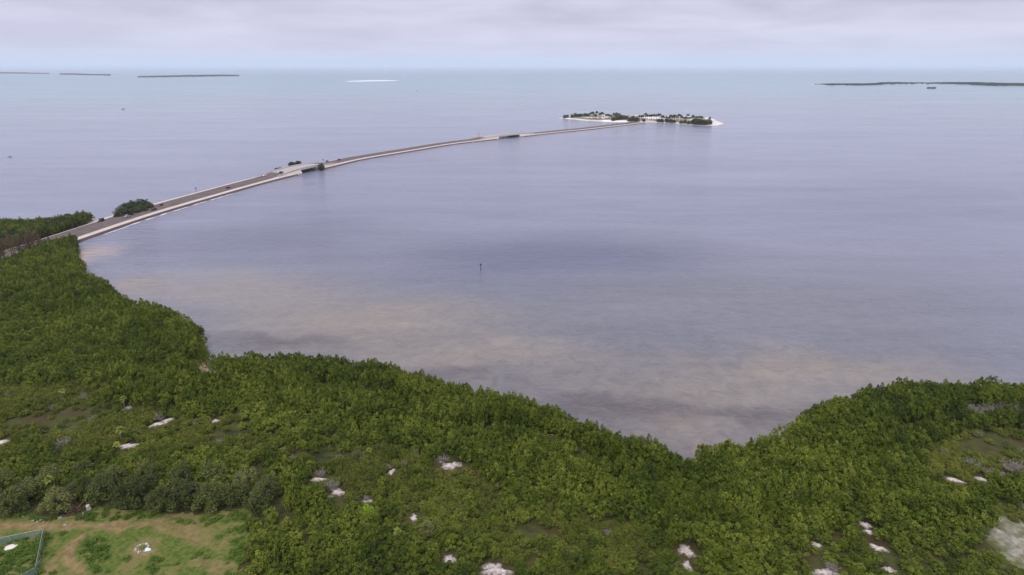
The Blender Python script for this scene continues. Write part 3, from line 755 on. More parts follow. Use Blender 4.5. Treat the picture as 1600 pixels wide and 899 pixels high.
def do_kind(X, Y, H, meshes, hs_, kind, name, cat, stems, stuffname, stufflabel, seed):
    r = np.random.default_rng(seed); n = len(X)
    Z = np.ones(n) * 1.0; Z = np.minimum(Z, ground_h(X, Y)) - .05
    idx = r.integers(0, len(meshes), n); rot = r.uniform(0, 6.283, n); w = r.uniform(.82, 1.15, n)
    hb = np.array(hs_)[idx]; sz = H / hb; sxy = w * np.clip(sz, .6, 1.3) ** .5
    rank = visible_rank(X, Y, sxy); order = np.argsort(-rank)[:300]; ind = np.zeros(n, bool); ind[order] = True
    src = {}
    for j in order:
        lab, grp = zone_label(X[j], Y[j], kind)
        t_ = thing(name, (X[j], Y[j], Z[j]), lab, cat, grp, rot[j], (sxy[j], sxy[j], sz[j]))
        c_ = link('crown', meshes[idx[j]], t_)
        if stems: link('trunk', stems[j % len(stems)], t_)
        src.setdefault(int(idx[j]), c_)
    k = ~ind
    gn_scatter(stuffname, X[k], Y[k], Z[k], np.stack([sxy[k], sxy[k], sz[k]], -1), np.stack([r.normal(0, .06, k.sum()), r.normal(0, .06, k.sum()), rot[k]], -1), idx[k],
               [src[i] for i in range(len(meshes))], stufflabel)
do_kind(MX, MY, MH, MV, [3.4, 3.1, 3.7, 3.3, 3.0, 3.8], 'm', 'mangrove_bush', 'mangrove', MS, 'mangrove_canopy', 'closed mangrove canopy rolling back to the shore of the bay', 5)
do_kind(SX, SY, SHh, SV, [1.5, 1.3, 1.7, 1.9], 's', 'low_shrub', 'shrub', None, 'scrub_cover', 'low yellow-green scrub between the mangroves', 6)

# ------------------------------------------------------------------ oaks behind the clearing
OM = [crown_mesh('crown', 200 + i, M_OAK, Rx=3.3, H=6.2, base=.22, nl=34, lr=.95, per=80, ls=.34, fill=260) for i in range(3)]
def limb_mesh(name, seed, H, m=M_BARK, spread=2.4, n=6, rad=.16):
    r = random.Random(seed); mb = MB(); mb.tube([(0, 0, -.3), (.1, 0, H * .2), (.15, .1, H * .4)], [rad * 1.5, rad * 1.2, rad], 7)
    for i in range(n):
        a = i * 6.28 / n + r.random(); p = Vector((.1, .05, H * r.uniform(.2, .4))); pts = [p]
        for k in range(3):
            p = p + Vector((math.cos(a) * spread / 3, math.sin(a) * spread / 3, H * .16)) + Vector((r.gauss(0, .15), r.gauss(0, .15), r.gauss(0, .1))); pts.append(p)
        mb.tube(pts, [rad * .7, rad * .5, rad * .35, rad * .15], 5)
        for q in range(3):
            e = pts[-1] + Vector((r.gauss(0, .6), r.gauss(0, .6), r.uniform(.2, 1))); mb.tube([pts[2], (pts[2] + e) / 2, e], [rad * .3, rad * .2, rad * .08], 4)
    return mb.mesh(name, m)
OT = [limb_mesh('trunk', 5 + i, 6.0) for i in range(2)]
oaks = [(-22, 790, 1.0), (22, 792, 1.0), (50, 770, .9), (92, 792, 1.0, ), (128, 770, .85), (160, 776, .95), (205, 785, 1.0), (250, 790, .95), (235, 765, .9), (290, 786, 1.0), (330, 788, 1.0), (370, 780, 1.0),
        (5, 758, .8), (80, 750, .8), (180, 752, .8), (285, 755, .85), (335, 755, .9), (385, 757, .9), (420, 768, .9), (130, 742, .7), (230, 745, .75), (-50, 770, 1), (405, 792, .8)]
olab = ['corner tree', ]
order_words = {0: 'dark broad-leaved tree cut by the left edge above the dirt track', 1: 'dark tree left of the broken brown branches above the dirt track', 3: 'olive-grey tree with broken branches right above the dirt track',
    6: 'dark tree standing just right of the pale concrete chunk', 7: 'rounded tree behind the clearing left of the bare notch', 9: 'rounded tree at the end of the faint path into the grove', 10: 'rounded tree right of the faint path into the grove', 11: 'last large tree of the grove at the right end of the clearing'}
for i, q in enumerate(oaks):
    x, y = G(q[0], q[1], 2.2); s = q[2] * random.uniform(1.08, 1.25)
    front = i in order_words
    t_ = thing('broadleaf_tree', (x, y, .95), order_words.get(i, 'dark rounded tree in the back rows of the grove behind the clearing'), 'tree', 'trees of the grove behind the clearing', random.uniform(0, 6), (s, s, s * random.uniform(.85, 1.05)))
    link('crown', OM[i % 3], t_); link('trunk', OT[i % 2], t_)
# broken brown branches at the clearing's edge
bt = thing('fallen_branches', (*G(118, 800, 1), 1.0), 'tangle of bare brown branches fallen at the grove edge left of the concrete chunk', 'dead branches')
link('branches', twig_mesh('branches', 3, M_BROWNTWIG, 3.2, 3.6, 24, .05), bt)

# ------------------------------------------------------------------ palms
def palm_meshes(seed, H, nf=16, fl=1.7, m=M_PALMF, lean=.3, wide=.5):
    r = random.Random(seed); mb = MB()
    mb.tube([(0, 0, -.4), (lean * .3, 0, H * .5), (lean, 0, H)], [.24 * (1 + (H > 8)), .19 * (1 + (H > 8)), .16 * (1 + (H > 8))], 7); tr = mb.mesh('trunk', M_BARK)
    V = []; F = []
    for i in range(nf):
        a = i * 2.4 + r.uniform(-.2, .2); el = r.uniform(-.5, 1.25); ln = fl * r.uniform(.85, 1.1)
        d = Vector((math.cos(a) * math.cos(el), math.sin(a) * math.cos(el), math.sin(el))); sd2 = Vector((-math.sin(a), math.cos(a), 0))
        p0 = Vector((lean, 0, H)); b0 = len(V)
        for k in range(5):
            q = k / 4; p = p0 + d * ln * q + Vector((0, 0, -ln * .45 * q * q)); w = wide * math.sin(math.pi * min(1, .12 + q * .9)) * (1 if q < 1 else .1)
            V += [tuple(p - sd2 * w - Vector((0, 0, w * .35))), tuple(p), tuple(p + sd2 * w - Vector((0, 0, w * .35)))]
        for k in range(4):
            a0 = b0 + k * 3; F += [(a0, a0 + 1, a0 + 4, a0 + 3), (a0 + 1, a0 + 2, a0 + 5, a0 + 4)]
    return tr, mesh_np('fronds', V, F, m)
SP = [palm_meshes(i, 4.2, 26, 1.5, wide=.42) for i in range(2)]
for px, py, s, lab in [(186, 672, 1.0, 'yellow-green palm standing above the pale sand patch left of centre of the scrub'), (184, 695, .85, 'rounder green palm crown directly left of the sand patch in the scrub'),
                       (192, 624, .9, 'pale yellow palm beside the small upper left sand patch'), (76, 748, 1.0, 'bright green palm crown among the grove trees at the left'),
                       (95, 612, .8, 'small palm in the upper scrub near the left edge'), (622, 832, .8, 'small fan palm left of the pale scrub bush near bottom centre'), (578, 705, .7, 'small palm in the scrub above the middle sand patches')]:
    x, y = G(px, py, 5 * s); i = random.randrange(2)
    t_ = thing('cabbage_palm', (x, y, .95), lab, 'palm', None, random.uniform(0, 6), (s, s, s)); link('trunk', SP[i][0], t_); link('fronds', SP[i][1], t_)
# bright shrub
LM = crown_mesh('crown', 300, M_LIME, Rx=2.4, H=3.2, nl=20, lr=.6, per=60, ls=.3)
for px, py, s, lab in [(574, 800, 1.0, 'bright lime green shrub beside a small sand patch below the middle'), (826, 899, .7, 'bright lime shrub at the bottom edge right of the largest sand patch')]:
    x, y = G(px, py, 2.5); t_ = thing('bright_shrub', (x, y, .95), lab, 'shrub', None, 1, (s, s, s)); link('crown', LM, t_); link('trunk', MS[0], t_)
PM = crown_mesh('crown', 301, leaf_mat('pale_leaves', (.12, .14, .04), (.17, .18, .05), (.24, .24, .08)), Rx=2.6, H=3.4, nl=18, lr=.5, per=36, ls=.26, fill=60)
for px, py, s, lab in [(665, 825, 1.0, 'pale olive thin-leaved shrub beside a small sand patch near bottom centre'), (1060, 880, .55, 'pale thin shrub left of the narrow upright sand patch')]:
    x, y = G(px, py, 2.5); t_ = thing('pale_shrub', (x, y, .95), lab, 'shrub', None, 1, (s, s, s)); link('crown', PM, t_); link('trunk', MS[1], t_)
# bleached dead shrubs
dead = [(100, 690, 1.5, 'silver-grey bare shrub in the scrub near the left edge'), (85, 700, 1.1, 'lower of the two silver bare shrubs near the left edge'), (247, 650, 1.2, 'grey bare shrub just above the double sand patch'),
        (278, 637, 1.0, 'grey bare shrub up right of the double sand patch'), (130, 618, 1.2, 'grey bare shrub in the upper scrub at the left'), (195, 640, .8, 'small grey bare shrub beside the smallest left sand patch'),
        (545, 652, 1.1, 'grey bare shrub in the dark canopy seam above the middle scrub'), (455, 716, 1.0, 'grey bare shrub left of the middle sand patches'), (515, 757, 1.4, 'brown-grey bare shrub between the two middle sand patches'),
        (503, 738, 1.1, 'grey bare shrub just above the middle sand patches'), (605, 728, .8, 'small grey bare shrub above the narrow sand spot'), (692, 716, 1.1, 'dark grey bare shrub at the left of the round sand patch'),
        (572, 778, .7, 'small bare shrub behind the bright lime shrub'), (1185, 742, .9, 'pale bare shrub in the canopy of the right headland'), (1245, 752, .8, 'small pale bare shrub below the right headland'),
        (1515, 722, 1.5, 'beige bare shrub in the open scrub at the right'), (1545, 735, 1.4, 'beige bare shrub above the right-hand pair of sand patches'), (1588, 728, 2.0, 'broad beige bare tree at the right edge'),
        (1570, 742, 1.0, 'low beige bare shrub just left of the broad bare tree'), (1278, 840, .7, 'small bare shrub over a small sand patch at lower right'), (1300, 885, 1.1, 'grey bare shrub over the bottom sand patch at lower right'),
        (900, 720, 1.1, 'grey bare shrub in the dark seam left of the bay point'), (1105, 800, .9, 'small grey bare shrub above the upright narrow sand patch'), (340, 690, 1.0, 'small grey bare shrub in the scrub right of the palms'), (950, 830, .9, 'thin bare shrub in the middle bottom thicket'), (1420, 760, 1.0, 'small bare shrub left of the far-right sand pair'),
        (330, 600, 1.0, 'grey bare shrub in the canopy below the inner shore corner'), (50, 545, .9, 'grey bare shrub in the left canopy'), (645, 640, .9, 'grey bare shrub in the dark canopy seam at centre')]
for k in range(11): dead.append((1515 + k * 9, 636 + (k % 3) * 5, 1.5, None))
for px, py, s, lab in dead:
    x, y = G(px, py, 1.0 + 2.2 * s * .5); i = random.randrange(3); s *= 1.0
    t_ = thing('bare_shrub', (x, y, .95 if lab else 2.6), lab or 'bleached grey bare tree in the dead thicket below the right shore canopy', 'dead shrub', None if lab else 'bleached dead thicket at the right', random.uniform(0, 6), (s, s, s))
    link('branches', TWV[i], t_)
    if not lab: t_.location.z = 1.0; t_.scale = (s, s, s * 1.1)

# smaller bare shrubs scattered through the scrub
q_ = np.random.default_rng(77); kk = q_.permutation(len(SX)); n_ = 0
zr = visible_rank(SX, SY, np.ones(len(SX)))
for j in kk:
    if zr[j] < 0 or SY[j] > 260 or n_ >= 70: continue
    s = q_.uniform(.45, .85); lab, grp = zone_label(SX[j], SY[j], 's')
    t_ = thing('bare_shrub', (SX[j], SY[j], .95), lab.replace('low yellow-green', 'small grey bare'), 'dead shrub', grp.replace('shrubs', 'bare shrubs'), q_.uniform(0, 6), (s, s, s * 1.25)); link('branches', TWV[n_ % 3], t_); n_ += 1

# ------------------------------------------------------------------ trees beside the causeway
FM = [crown_mesh('crown', 400 + i, M_DFAR, Rx=4.2, H=8, base=.12, nl=26, lr=1.35, per=52, ls=.75, fill=200) for i in range(3)]
FT = [limb_mesh('trunk', 40 + i, 7.0) for i in range(2)]
def fartree(px, py, h, s, lab, grp, name='mangrove_tree', hs=None):
    x, y = G(px, py, h); t_ = thing(name, (x, y, .6), lab, 'tree', grp, random.uniform(0, 6), (s, s, s * (hs or random.uniform(.85, 1.15))))
    link('crown', random.choice(FM), t_); link('trunk', random.choice(FT), t_); return t_
k = 0
while k < 46:
    row = k % 3; px = -14 + (k / 45) * 160 + random.uniform(-2, 2)
    top = np.interp(px, [-14, 2, 50, 65, 100, 125, 140, 147], [366, 360, 350, 352, 337, 336, 340, 345]) + row * 7
    x, y = G(px, top, 6.5)
    j = int(np.argmin(np.hypot(pc[:, 0] - x, pc[:, 1] - y))); off = float((np.array((x, y)) - pc[j]) @ NN[j])
    if off > -14.5: x -= NN[j][0] * (off + 14.5); y -= NN[j][1] * (off + 14.5)
    t_ = thing('mangrove_tree', (x, y, .6), ['dark green tree in the back row of the belt across the road', 'dark green tree in the middle row of the belt across the road', 'dark green tree in the front row of the belt across the road'][row], 'tree',
               ['back row of the roadside belt', 'middle row of the roadside belt', 'front row of the roadside belt'][row], random.uniform(0, 6), (.85 if px < 132 else .62,) * 2 + (random.uniform(.6, 1.0) * (1 if px < 132 else .7),))
    link('crown', random.choice(FM), t_); link('trunk', random.choice(FT), t_); k += 1
for k, (px, py, s) in enumerate([(186, 327, .95), (195, 322, 1.05), (205, 319, 1.15), (216, 317, 1.2), (226, 315, 1.05), (233, 318, .85), (198, 329, .9), (210, 325, .95), (222, 322, .9), (182, 331, .7)]):
    fartree(px, py, 5, s, 'dark mangrove tree in the separate clump standing beside the road', 'clump of trees beside the road', hs=.72)
for px, py, s, lab, hs in [(456, 257, .95, 'left of the two dark bushes on the far side of the nearer bridge', .75), (466, 255.5, .95, 'right of the two dark bushes on the far side of the nearer bridge', .75),
                       (502, 262, 1.0, 'round dark mangrove in the water at the near side of the bridge', .85), (432, 262.5, .6, 'small low mangrove on the sand before the nearer bridge', .6), (438, 262, .55, 'tiny mangrove next to the small low one before the bridge', .6),
                       (426, 265, .45, 'flat dark mangrove seedling patch left of the bridge sand', .5), (511, 251, .45, 'small dark bush past the bridge on the far verge', .7)]:
    fartree(px, py, 3, s, lab, None, 'mangrove_tree', hs)
# thin brown half-dead pines in front of the road at the left
def pine_meshes(seed):
    r = random.Random(seed); H = 10; mb = MB(); mb.tube([(0, 0, -.4), (.1, .1, H * .5), (.2, 0, H)], [.2, .15, .05], 6)
    for i in range(22):
        z = H * r.uniform(.35, .97); a = r.uniform(0, 6.28); ln = (H - z) * .3 + .7
        mb.tube([(.1, .05, z), (math.cos(a) * ln * .6, math.sin(a) * ln * .6, z + .1), (math.cos(a) * ln, math.sin(a) * ln, z + .35)], [.06, .04, .02], 3)
    tr = mb.mesh('trunk', M_BROWNTWIG)
    rr = np.random.default_rng(seed); n = 260; z = H * rr.uniform(.4, 1, n); a = rr.uniform(0, 6.28, n); q = ((H - z) * .3 + .7) * rr.uniform(.3, 1.1, n)
    Pp = np.stack([np.cos(a) * q, np.sin(a) * q, z + .2], -1); V, F = leaves(Pp, np.stack([np.cos(a), np.sin(a), np.ones(n) * .3], -1), .6, .3, .5, rr)
    return tr, mesh_np('crown', V, F, M_PINE)
M_PINE = leaf_mat('dry_pine_needles', (.09, .055, .035), (.14, .09, .055), (.12, .12, .05))
PN = [pine_meshes(i) for i in range(3)]
for k in range(24):
    px = -4 + k * 3.7 + random.uniform(-2, 2); py = np.interp(px, [0, 60, 100], [408, 394, 384]) + random.uniform(-4, 5); x, y = G(px, py, 1); s = random.uniform(1.0, 1.45) * (1 if px < 70 else .55)
    while np.min(np.hypot(pc[:, 0] - x, pc[:, 1] - y)) < 10.5: y -= 1; x += .4
    i = k % 3; t_ = thing('bare_pine', (x, y, .9), 'thin brown half-bare pine between the road and the canopy at the left', 'tree', 'brown pines at the left by the road', random.uniform(0, 6), (s, s, s))
    link('trunk', PN[i][0], t_); link('crown', PN[i][1], t_)

# ------------------------------------------------------------------ palm island
ISL = GP([(873, 185), (888, 186.6), (905, 188), (925, 189.6), (945, 190.6), (962, 191.6), (985, 191.2), (1010, 191.6), (1032, 191.8), (1060, 194), (1088, 196.6), (1108, 197), (1124, 196), (1137, 194.5),
          (1130, 191.8), (1118, 187.5), (1112, 184), (1090, 182.5), (1060, 181.5), (1000, 180), (940, 179.5), (905, 179.5), (884, 182)], 0)
def island(name, poly, step, hmax, slope, m, wig=0):
    x0, y0 = poly.min(0) - step; x1, y1 = poly.max(0) + step
    gx = np.arange(x0, x1 + step, step); gy = np.arange(y0, y1 + step, step); X, Y = np.meshgrid(gx, gy)
    s_ = sdist(X, Y, poly) + (vnoise(X, Y, step * 6, 4) - .5) * wig
    Z = np.clip(s_ * slope, -1.5, hmax); id_ = np.arange(X.size).reshape(X.shape)
    F = np.stack([id_[:-1, :-1], id_[:-1, 1:], id_[1:, 1:], id_[1:, :-1]], -1).reshape(-1, 4)
    k = (s_.ravel()[F].max(1) > -step * 2); F = F[k]
    return tag(link(name, mesh_np(name, np.stack([X, Y, Z], -1).reshape(-1, 3), F, m, True)), kind='structure')
m = bpy.data.materials.new('island_ground'); m.use_nodes = True; t = m.node_tree; b = t.nodes['Principled BSDF']
g = N(t, 'ShaderNodeNewGeometry'); pos = g.outputs['Position']; sp = N(t, 'ShaderNodeSeparateXYZ'); L(t, pos, sp.inputs[0])
hz_ = val(t, 'MULTIPLY_ADD', noise(t, pos, .03, 4, .6), .8, val(t, 'SUBTRACT', sp.outputs[2], .4))
c = ramp(t, hz_, [(.1, (.34, .30, .28)), (.3, (.58, .53, .50)), (.9, (.62, .56, .52)), (1.0, (.17, .155, .09))])
c = mixc(t, ramp(t, noise(t, pos, .012, 4, .6), [(.52, (0, 0, 0)), (.58, (1, 1, 1))]), c, (.76, .70, .68))
L(t, c, b.inputs['Base Color']); b.inputs['Roughness'].default_value = .95
M_ISL = m
island('island_ground', ISL, 4, 1.5, .06, M_ISL, 8)
SBP = GP([(540, 127.6), (575, 127.4), (612, 126.6), (622, 126), (600, 125.6), (570, 126.1), (548, 126.8)], 0)
isl_bar = island('sandbar', SBP, 22, .5, .02, M_SURF, 60)
IPN = [palm_meshes(20 + i, 9.6, 28, 3.9, M_DFAR, .6, 1.35) for i in range(3)]
xs = list(np.linspace(921, 970, 21)) + list(np.linspace(999, 1040, 14)) + list(np.linspace(1044, 1088, 15)) + [1093, 1096, 1109]
for k, px in enumerate(xs):
    py = np.interp(px, [921, 970, 1000, 1110], [184.5, 186.5, 188, 190.5]) + random.choice((-1.6, 0, 1.2)) + random.uniform(-.6, .6); x, y = G(px + random.uniform(-1, 1), py, 1.2); s = random.uniform(.8, 1.15)
    i = k % 3; side = 'left' if px < 985 else 'right'
    t_ = thing('coconut_palm', (x, y, .9), f'dark palm in the row on the {side} half of the causeway island', 'palm', f'palms on the {side} half of the island', random.uniform(0, 6), (s * 1.15, s * 1.15, s))
    link('trunk', IPN[i][0], t_); link('fronds', IPN[i][1], t_)
isl_t = [(882, 184.5, .7), (886, 184, .8), (894, 184, .8), (899, 183, .95), (904, 183, .9), (908, 182, .8), (914, 182, .9), (918, 182, .8), (958, 189, .8), (963, 188.5, .95), (968, 187.5, 1), (974, 187, 1), (979, 186.5, .9),
         (984, 190, .95), (989, 189.5, 1.1), (995, 190, 1.05), (1006, 190, .7), (1029, 191, .8), (1034, 191, .8), (1042, 191.5, .85), (1048, 192, .9), (1053, 192, .7), (1064, 193, .7), (1070, 193, .75), (1076, 194, .7),
         (1083, 194, 1.1), (1088, 195, 1.1), (1092, 194, 1.25), (1097, 195, 1.2), (1102, 195, 1.1), (1107, 194.5, 1.1), (1110, 194, .8), (1086, 191, .9)]
for px, py, s in isl_t:
    side = 'left tip of' if px < 925 else 'road end of' if px < 1010 else 'front shore of' if px < 1080 else 'right end of'
    x, y = G(px, py, 1.2); t_ = thing('mangrove_tree', (x, y, .7), f'dark round mangrove at the {side} the palm island', 'tree', f'mangroves at the {side} the island', random.uniform(0, 6), (s * 1.3, s * 1.3, s * 1.15))
    link('crown', random.choice(FM), t_); link('trunk', random.choice(FT), t_)

# far low islands
def far_strip(name, pts, depth, treeh, sandw, lab, dens=1.0, seed=1, sc=1.0):
    """pts: (px, py, tree fraction)"""
    w = np.array([G(a, b_, 0) for a, b_, _ in pts]); poly = np.concatenate([w, (w * (1 + depth / np.linalg.norm(w, axis=1))[:, None])[::-1]])
    island(name, poly, max(12, depth / 14), 1.2, .05, M_ISL, sandw)
    r = np.random.default_rng(seed); n = int(dens * 1500); u = r.uniform(0, len(pts) - 1.001, n); i = u.astype(int); f = u - i
    b0 = w[i] * (1 - f)[:, None] + w[i + 1] * f[:, None]; tf = np.array([p[2] for p in pts]); tt = tf[i] * (1 - f) + tf[i + 1] * f
    k = r.uniform(0, 1, n) < tt; b0 = b0[k]; tt = tt[k]; d = r.uniform(.05, .9, len(b0)) * depth
    q = b0 * (1 + d / np.linalg.norm(b0, axis=1))[:, None]; s_ = treeh / 8 * r.uniform(.7, 1.2, len(b0)) * (.5 + .5 * tt)
    return q, s_
FAR = []
FAR.append((far_strip('distant_island', [(1268, 132.8, 0), (1282, 133.3, .1), (1300, 133.8, .7), (1330, 134, .9), (1360, 133.5, .8), (1378, 132.8, .6)], 240, 8, 30, '', .7, 1),
            'dark low trees on the left part of the long far island at the right'))
FAR.append((far_strip('distant_island', [(1372, 132.4, .5), (1400, 132, .5), (1440, 131.8, .2), (1480, 132, .6), (1515, 132.6, .8), (1530, 133.4, 1), (1560, 134.4, 1), (1600, 135, 1), (1640, 135.5, 1)], 260, 11, 20, '', 1.6, 2),
            'dark tree belt on the right part of the long far island'))
FAR.append((far_strip('distant_island', [(-20, 115.3, .9), (10, 115.2, 1), (40, 115.4, .7), (76, 116, .3)], 700, 15, 20, '', .9, 3), 'faint tree line on the far island at the left edge'))
FAR.append((far_strip('distant_island', [(94, 116.8, .8), (120, 117.3, 1), (150, 118, .5), (172, 118.4, .8)], 600, 13, 20, '', .8, 4), 'faint tree line on the short far island at the upper left'))
FAR.append((far_strip('distant_island', [(216, 121.4, .4), (260, 120.9, .8), (300, 120.2, 1), (345, 119.6, 1), (373, 119.4, .6)], 420, 13, 15, '', 1.1, 5), 'faint tree line on the longest far island at the upper left'))
FAR.append((far_strip('distant_islet', [(1449, 138.6, .9), (1455, 138.9, 1), (1461, 138.6, .9)], 60, 5, 6, '', .12, 6), 'dark tiny islet of bushes before the far island at the right'))
ftree_src = next(o for o in bpy.data.objects if o.name.startswith('crown') and o.data == FM[0])
for (q, s_), lab in FAR:
    n = len(q); gn_scatter('distant_treeline', q[:, 0], q[:, 1], np.full(n, .2), np.stack([s_ * 1.6, s_ * 1.6, s_], -1), np.stack([np.zeros(n), np.zeros(n), rng.uniform(0, 6, n)], -1), np.zeros(n), [ftree_src], lab)

# ------------------------------------------------------------------ vehicles, posts, boats
def paint(name, c): return mat(name, c, .35, .03, 1, spec=.5)
def car(px, py, paintm, label, van=False, h=1.8, off=None, grp='vehicles on the causeway'):
    i = s_at(px, py, h); lane = off if off is not None else (np.array(G(px, py, ZR[i] + .7)) - pc[i]) @ NN[i]; lane = float(np.clip(lane, -7, 7))
    p = pc[i] + NN[i] * lane; ang = math.atan2(TT[i][1], TT[i][0]) + (0 if lane > 0 else math.pi)
    t_ = thing('parked_car' if False else 'car', (p[0], p[1], ZR[i] + .03), label, 'car', grp, ang)
    L2 = 2.35; H1 = .95; H2 = 1.95 if van else 1.45
    MB().prism([(-L2, .35), (-L2, H1 - .05), (-L2 + .1, H1), (L2 - 1.1, H1), (L2 - .1, H1 - .2), (L2, .65), (L2, .35)], -.92, .92).build('body', paintm, t_)
    tp = [(-L2 + .15, H1), (-L2 + (.25 if van else .6), H2), (L2 - (1.5 if van else 1.9), H2), (L2 - 1.05, H1)]
    MB().prism(tp, -.8, .8).build('windows', M_GLASS, t_)
    MB().prism([(tp[1][0] - .02, H2 - (.5 if van else .02)), (tp[1][0], H2 + .05), (tp[2][0], H2 + .05), (tp[2][0] + .02, H2 - (.25 if van else .02))], -.84, .84).build('roof', paintm, t_)
    for sx_ in (-1.4, 1.45):
        for sy in (-.85, .85): MB().tube([(sx_, sy - .12, .34), (sx_, sy + .12, .34)], .34, 12).build('wheel', M_TYRE, t_)
    for sy in (-.65, .65): MB().box((L2 + .01, sy, .7), (.05, .35, .16)).build('headlight', M_WHITE, t_)
    return t_
P_W = paint('car_paint_white', (.8, .8, .8)); P_D = paint('car_paint_dark', (.03, .035, .045)); P_R = paint('car_paint_maroon', (.20, .05, .04)); P_S = paint('car_paint_silver', (.45, .46, .48))
car(157, 345, P_D, 'dark van parked at the road edge between the two clumps of trees', True, off=-6.5)
car(414, 276, P_W, 'white car on the causeway just before the nearer bridge', off=-5)
car(262, 321, P_R, 'dark red car on the causeway right of the tree clump', off=-1.5)
car(238, 327, P_D, 'dark car on the bay side lane below the tree clump', off=4.5)
car(353, 294, P_R, 'maroon car midway between the tree clump and the nearer bridge', off=2)
car(435, 273, P_D, 'dark car at the start of the nearer bridge approach', off=2.5)
car(529, 250.5, P_D, 'dark car on the causeway just past the nearer bridge', off=-4)
car(187, 338, P_S, 'silver car on the road below the clump of trees', off=2)
car(971, 193, P_R, 'red car where the causeway meets the palm island', off=4)
def post(px, py, label, off, H=5.5):
    i = s_at(px, py, 1); p = pc[i] + NN[i] * off; t_ = thing('sign_post', (p[0], p[1], ZR[i] - .3), label, 'sign', 'sign posts along the causeway', math.atan2(TT[i][1], TT[i][0]))
    MB().tube([(0, 0, 0), (0, 0, H)], .11, 8).build('post', M_RUST, t_)
    MB().box((.14, 0, H - .7), (.06, 1.3, 1.3)).build('sign_panel', M_RUST, t_)
post(309, 302, 'brown sign post on the far verge between tree clump and bridge', -10.5, 4.5)
post(751, 217, 'sign post on the verge before the farther bridge', -10.5, 6); post(889, 203, 'tall sign post on the causeway between the farther bridge and the island', -10.5, 7)
post(500, 255, 'sign post on the far verge at the end of the nearer bridge', -10.8, 3.5)
# channel marker in the bay
x, y = G(751, 423, 0); t_ = thing('channel_marker', (x, y, 0), 'dark wooden channel marker pile standing alone in the open bay', 'channel marker')
MB().tube([(0, 0, -2), (.05, 0, 3.6)], [.22, .17], 8).build('pile', M_RUST, t_)
MB().box((.1, -.22, 3.3), (.95, .06, .95)).build('board', mat('board_paint', (.07, .08, .08), .6), t_)
MB().tube([(0, 0, 3.6), (0, 0, 4.3)], .06, 6).build('lamp_stem', M_RUST, t_)
def boat(px, py, Lb, label, hullm, rz):
    x, y = G(px, py, 0); t_ = thing('motorboat', (x, y, 0), label, 'boat', None, rz)
    mb = MB(); V = []; F = []
    st = [(-.5, .34), (-.2, .37), (.15, .34), (.38, .2), (.5, .02)]
    for q, w in st:
        V += [(q * Lb, -w * Lb * .42, .1 * Lb), (q * Lb, -w * Lb * .25, -.05 * Lb), (q * Lb, w * Lb * .25, -.05 * Lb), (q * Lb, w * Lb * .42, .1 * Lb)]
    for i in range(4):
        for k in range(3): F.append((i * 4 + k, i * 4 + k + 1, i * 4 + k + 5, i * 4 + k + 4))
        F.append((i * 4, i * 4 + 4, i * 4 + 7, i * 4 + 3))
    F.append((0, 1, 2, 3)); F.append((16, 17, 18, 19))
    link('hull', mesh_np('hull', V, F, hullm), t_)
    MB().box((-.02 * Lb, 0, .17 * Lb), (.25 * Lb, .18 * Lb, .14 * Lb), 0, .8).build('cabin', hullm, t_)
    MB().box((-.5 * Lb, 0, .08 * Lb), (.06 * Lb, .08 * Lb, .12 * Lb)).build('outboard_motor', M_GLASS, t_)
HG = mat('boat_grey', (.16, .17, .19), .6); HW = mat('boat_cream', (.6, .55, .5), .5)
boat(193, 171, 9, 'small dark boat alone on the bay at the upper left', HG, .2); boat(16, 245.5, 4.5, 'tiny dark skiff near the left edge of the water', HG, .1)
boat(652, 142, 12, 'small boat far out on the water above the causeway curve', mat('boat_orange', (.6, .35, .25), .5), .7)

# ------------------------------------------------------------------ clearing details
def fence_run(a, b_, t_, c0, fab):
    p, q = np.array(G(*a, 1.0)), np.array(G(*b_, 1.0)); Ln = np.linalg.norm(q - p); n = max(1, int(round(Ln / 3))); H = 1.9
    dx = (q - p) / Ln; ang = math.atan2(dx[1], dx[0]); mb = MB()
    for i in range(n + 1):
        r_ = p + (q - p) * i / n; m2 = MB(); m2.tube([(r_[0] - c0[0], r_[1] - c0[1], -.2), (r_[0] - c0[0], r_[1] - c0[1], H + .08)], .045, 6); m2.build('post', M_STEEL, t_)
    for z in (.08, H):
        mb = MB().tube([(p[0] - c0[0], p[1] - c0[1], z), (q[0] - c0[0], q[1] - c0[1], z)], .03, 6); mb.build('rail', M_STEEL, t_)
    mid = (p + q) / 2 - c0; MB().box((mid[0], mid[1], H / 2 + .03), (Ln - .02, .025, H - .12), ang).build('mesh_panel', fab, t_)
FAB = bpy.data.materials.new('green_windscreen_mesh'); FAB.use_nodes = True; t = FAB.node_tree; b = t.nodes['Principled BSDF']
b.inputs['Base Color'].default_value = (.20, .27, .23, 1); b.inputs['Roughness'].default_value = .8
tr = N(t, 'ShaderNodeBsdfTransparent'); mx = N(t, 'ShaderNodeMixShader'); g = N(t, 'ShaderNodeNewGeometry')
L(t, ramp(t, noise(t, g.outputs['Position'], .8, 3), [(.3, (.25,) * 3), (.7, (.45,) * 3)]), mx.inputs[0])
L(t, b.outputs[0], mx.inputs[2]); L(t, tr.outputs[0], mx.inputs[1]); L(t, mx.outputs[0], t.nodes['Material Output'].inputs[0])
c0 = np.array(G(70, 838)); t_ = thing('chain_link_fence', (c0[0], c0[1], 1.0), 'greenish chain-link fence turning a corner on the grass at the lower left', 'fence')
fence_run((70, 838), (58, 899), t_, c0, FAB); fence_run((70, 838), (-10, 855), t_, c0, FAB); fence_run((58, 899), (20, 918), t_, c0, FAB)
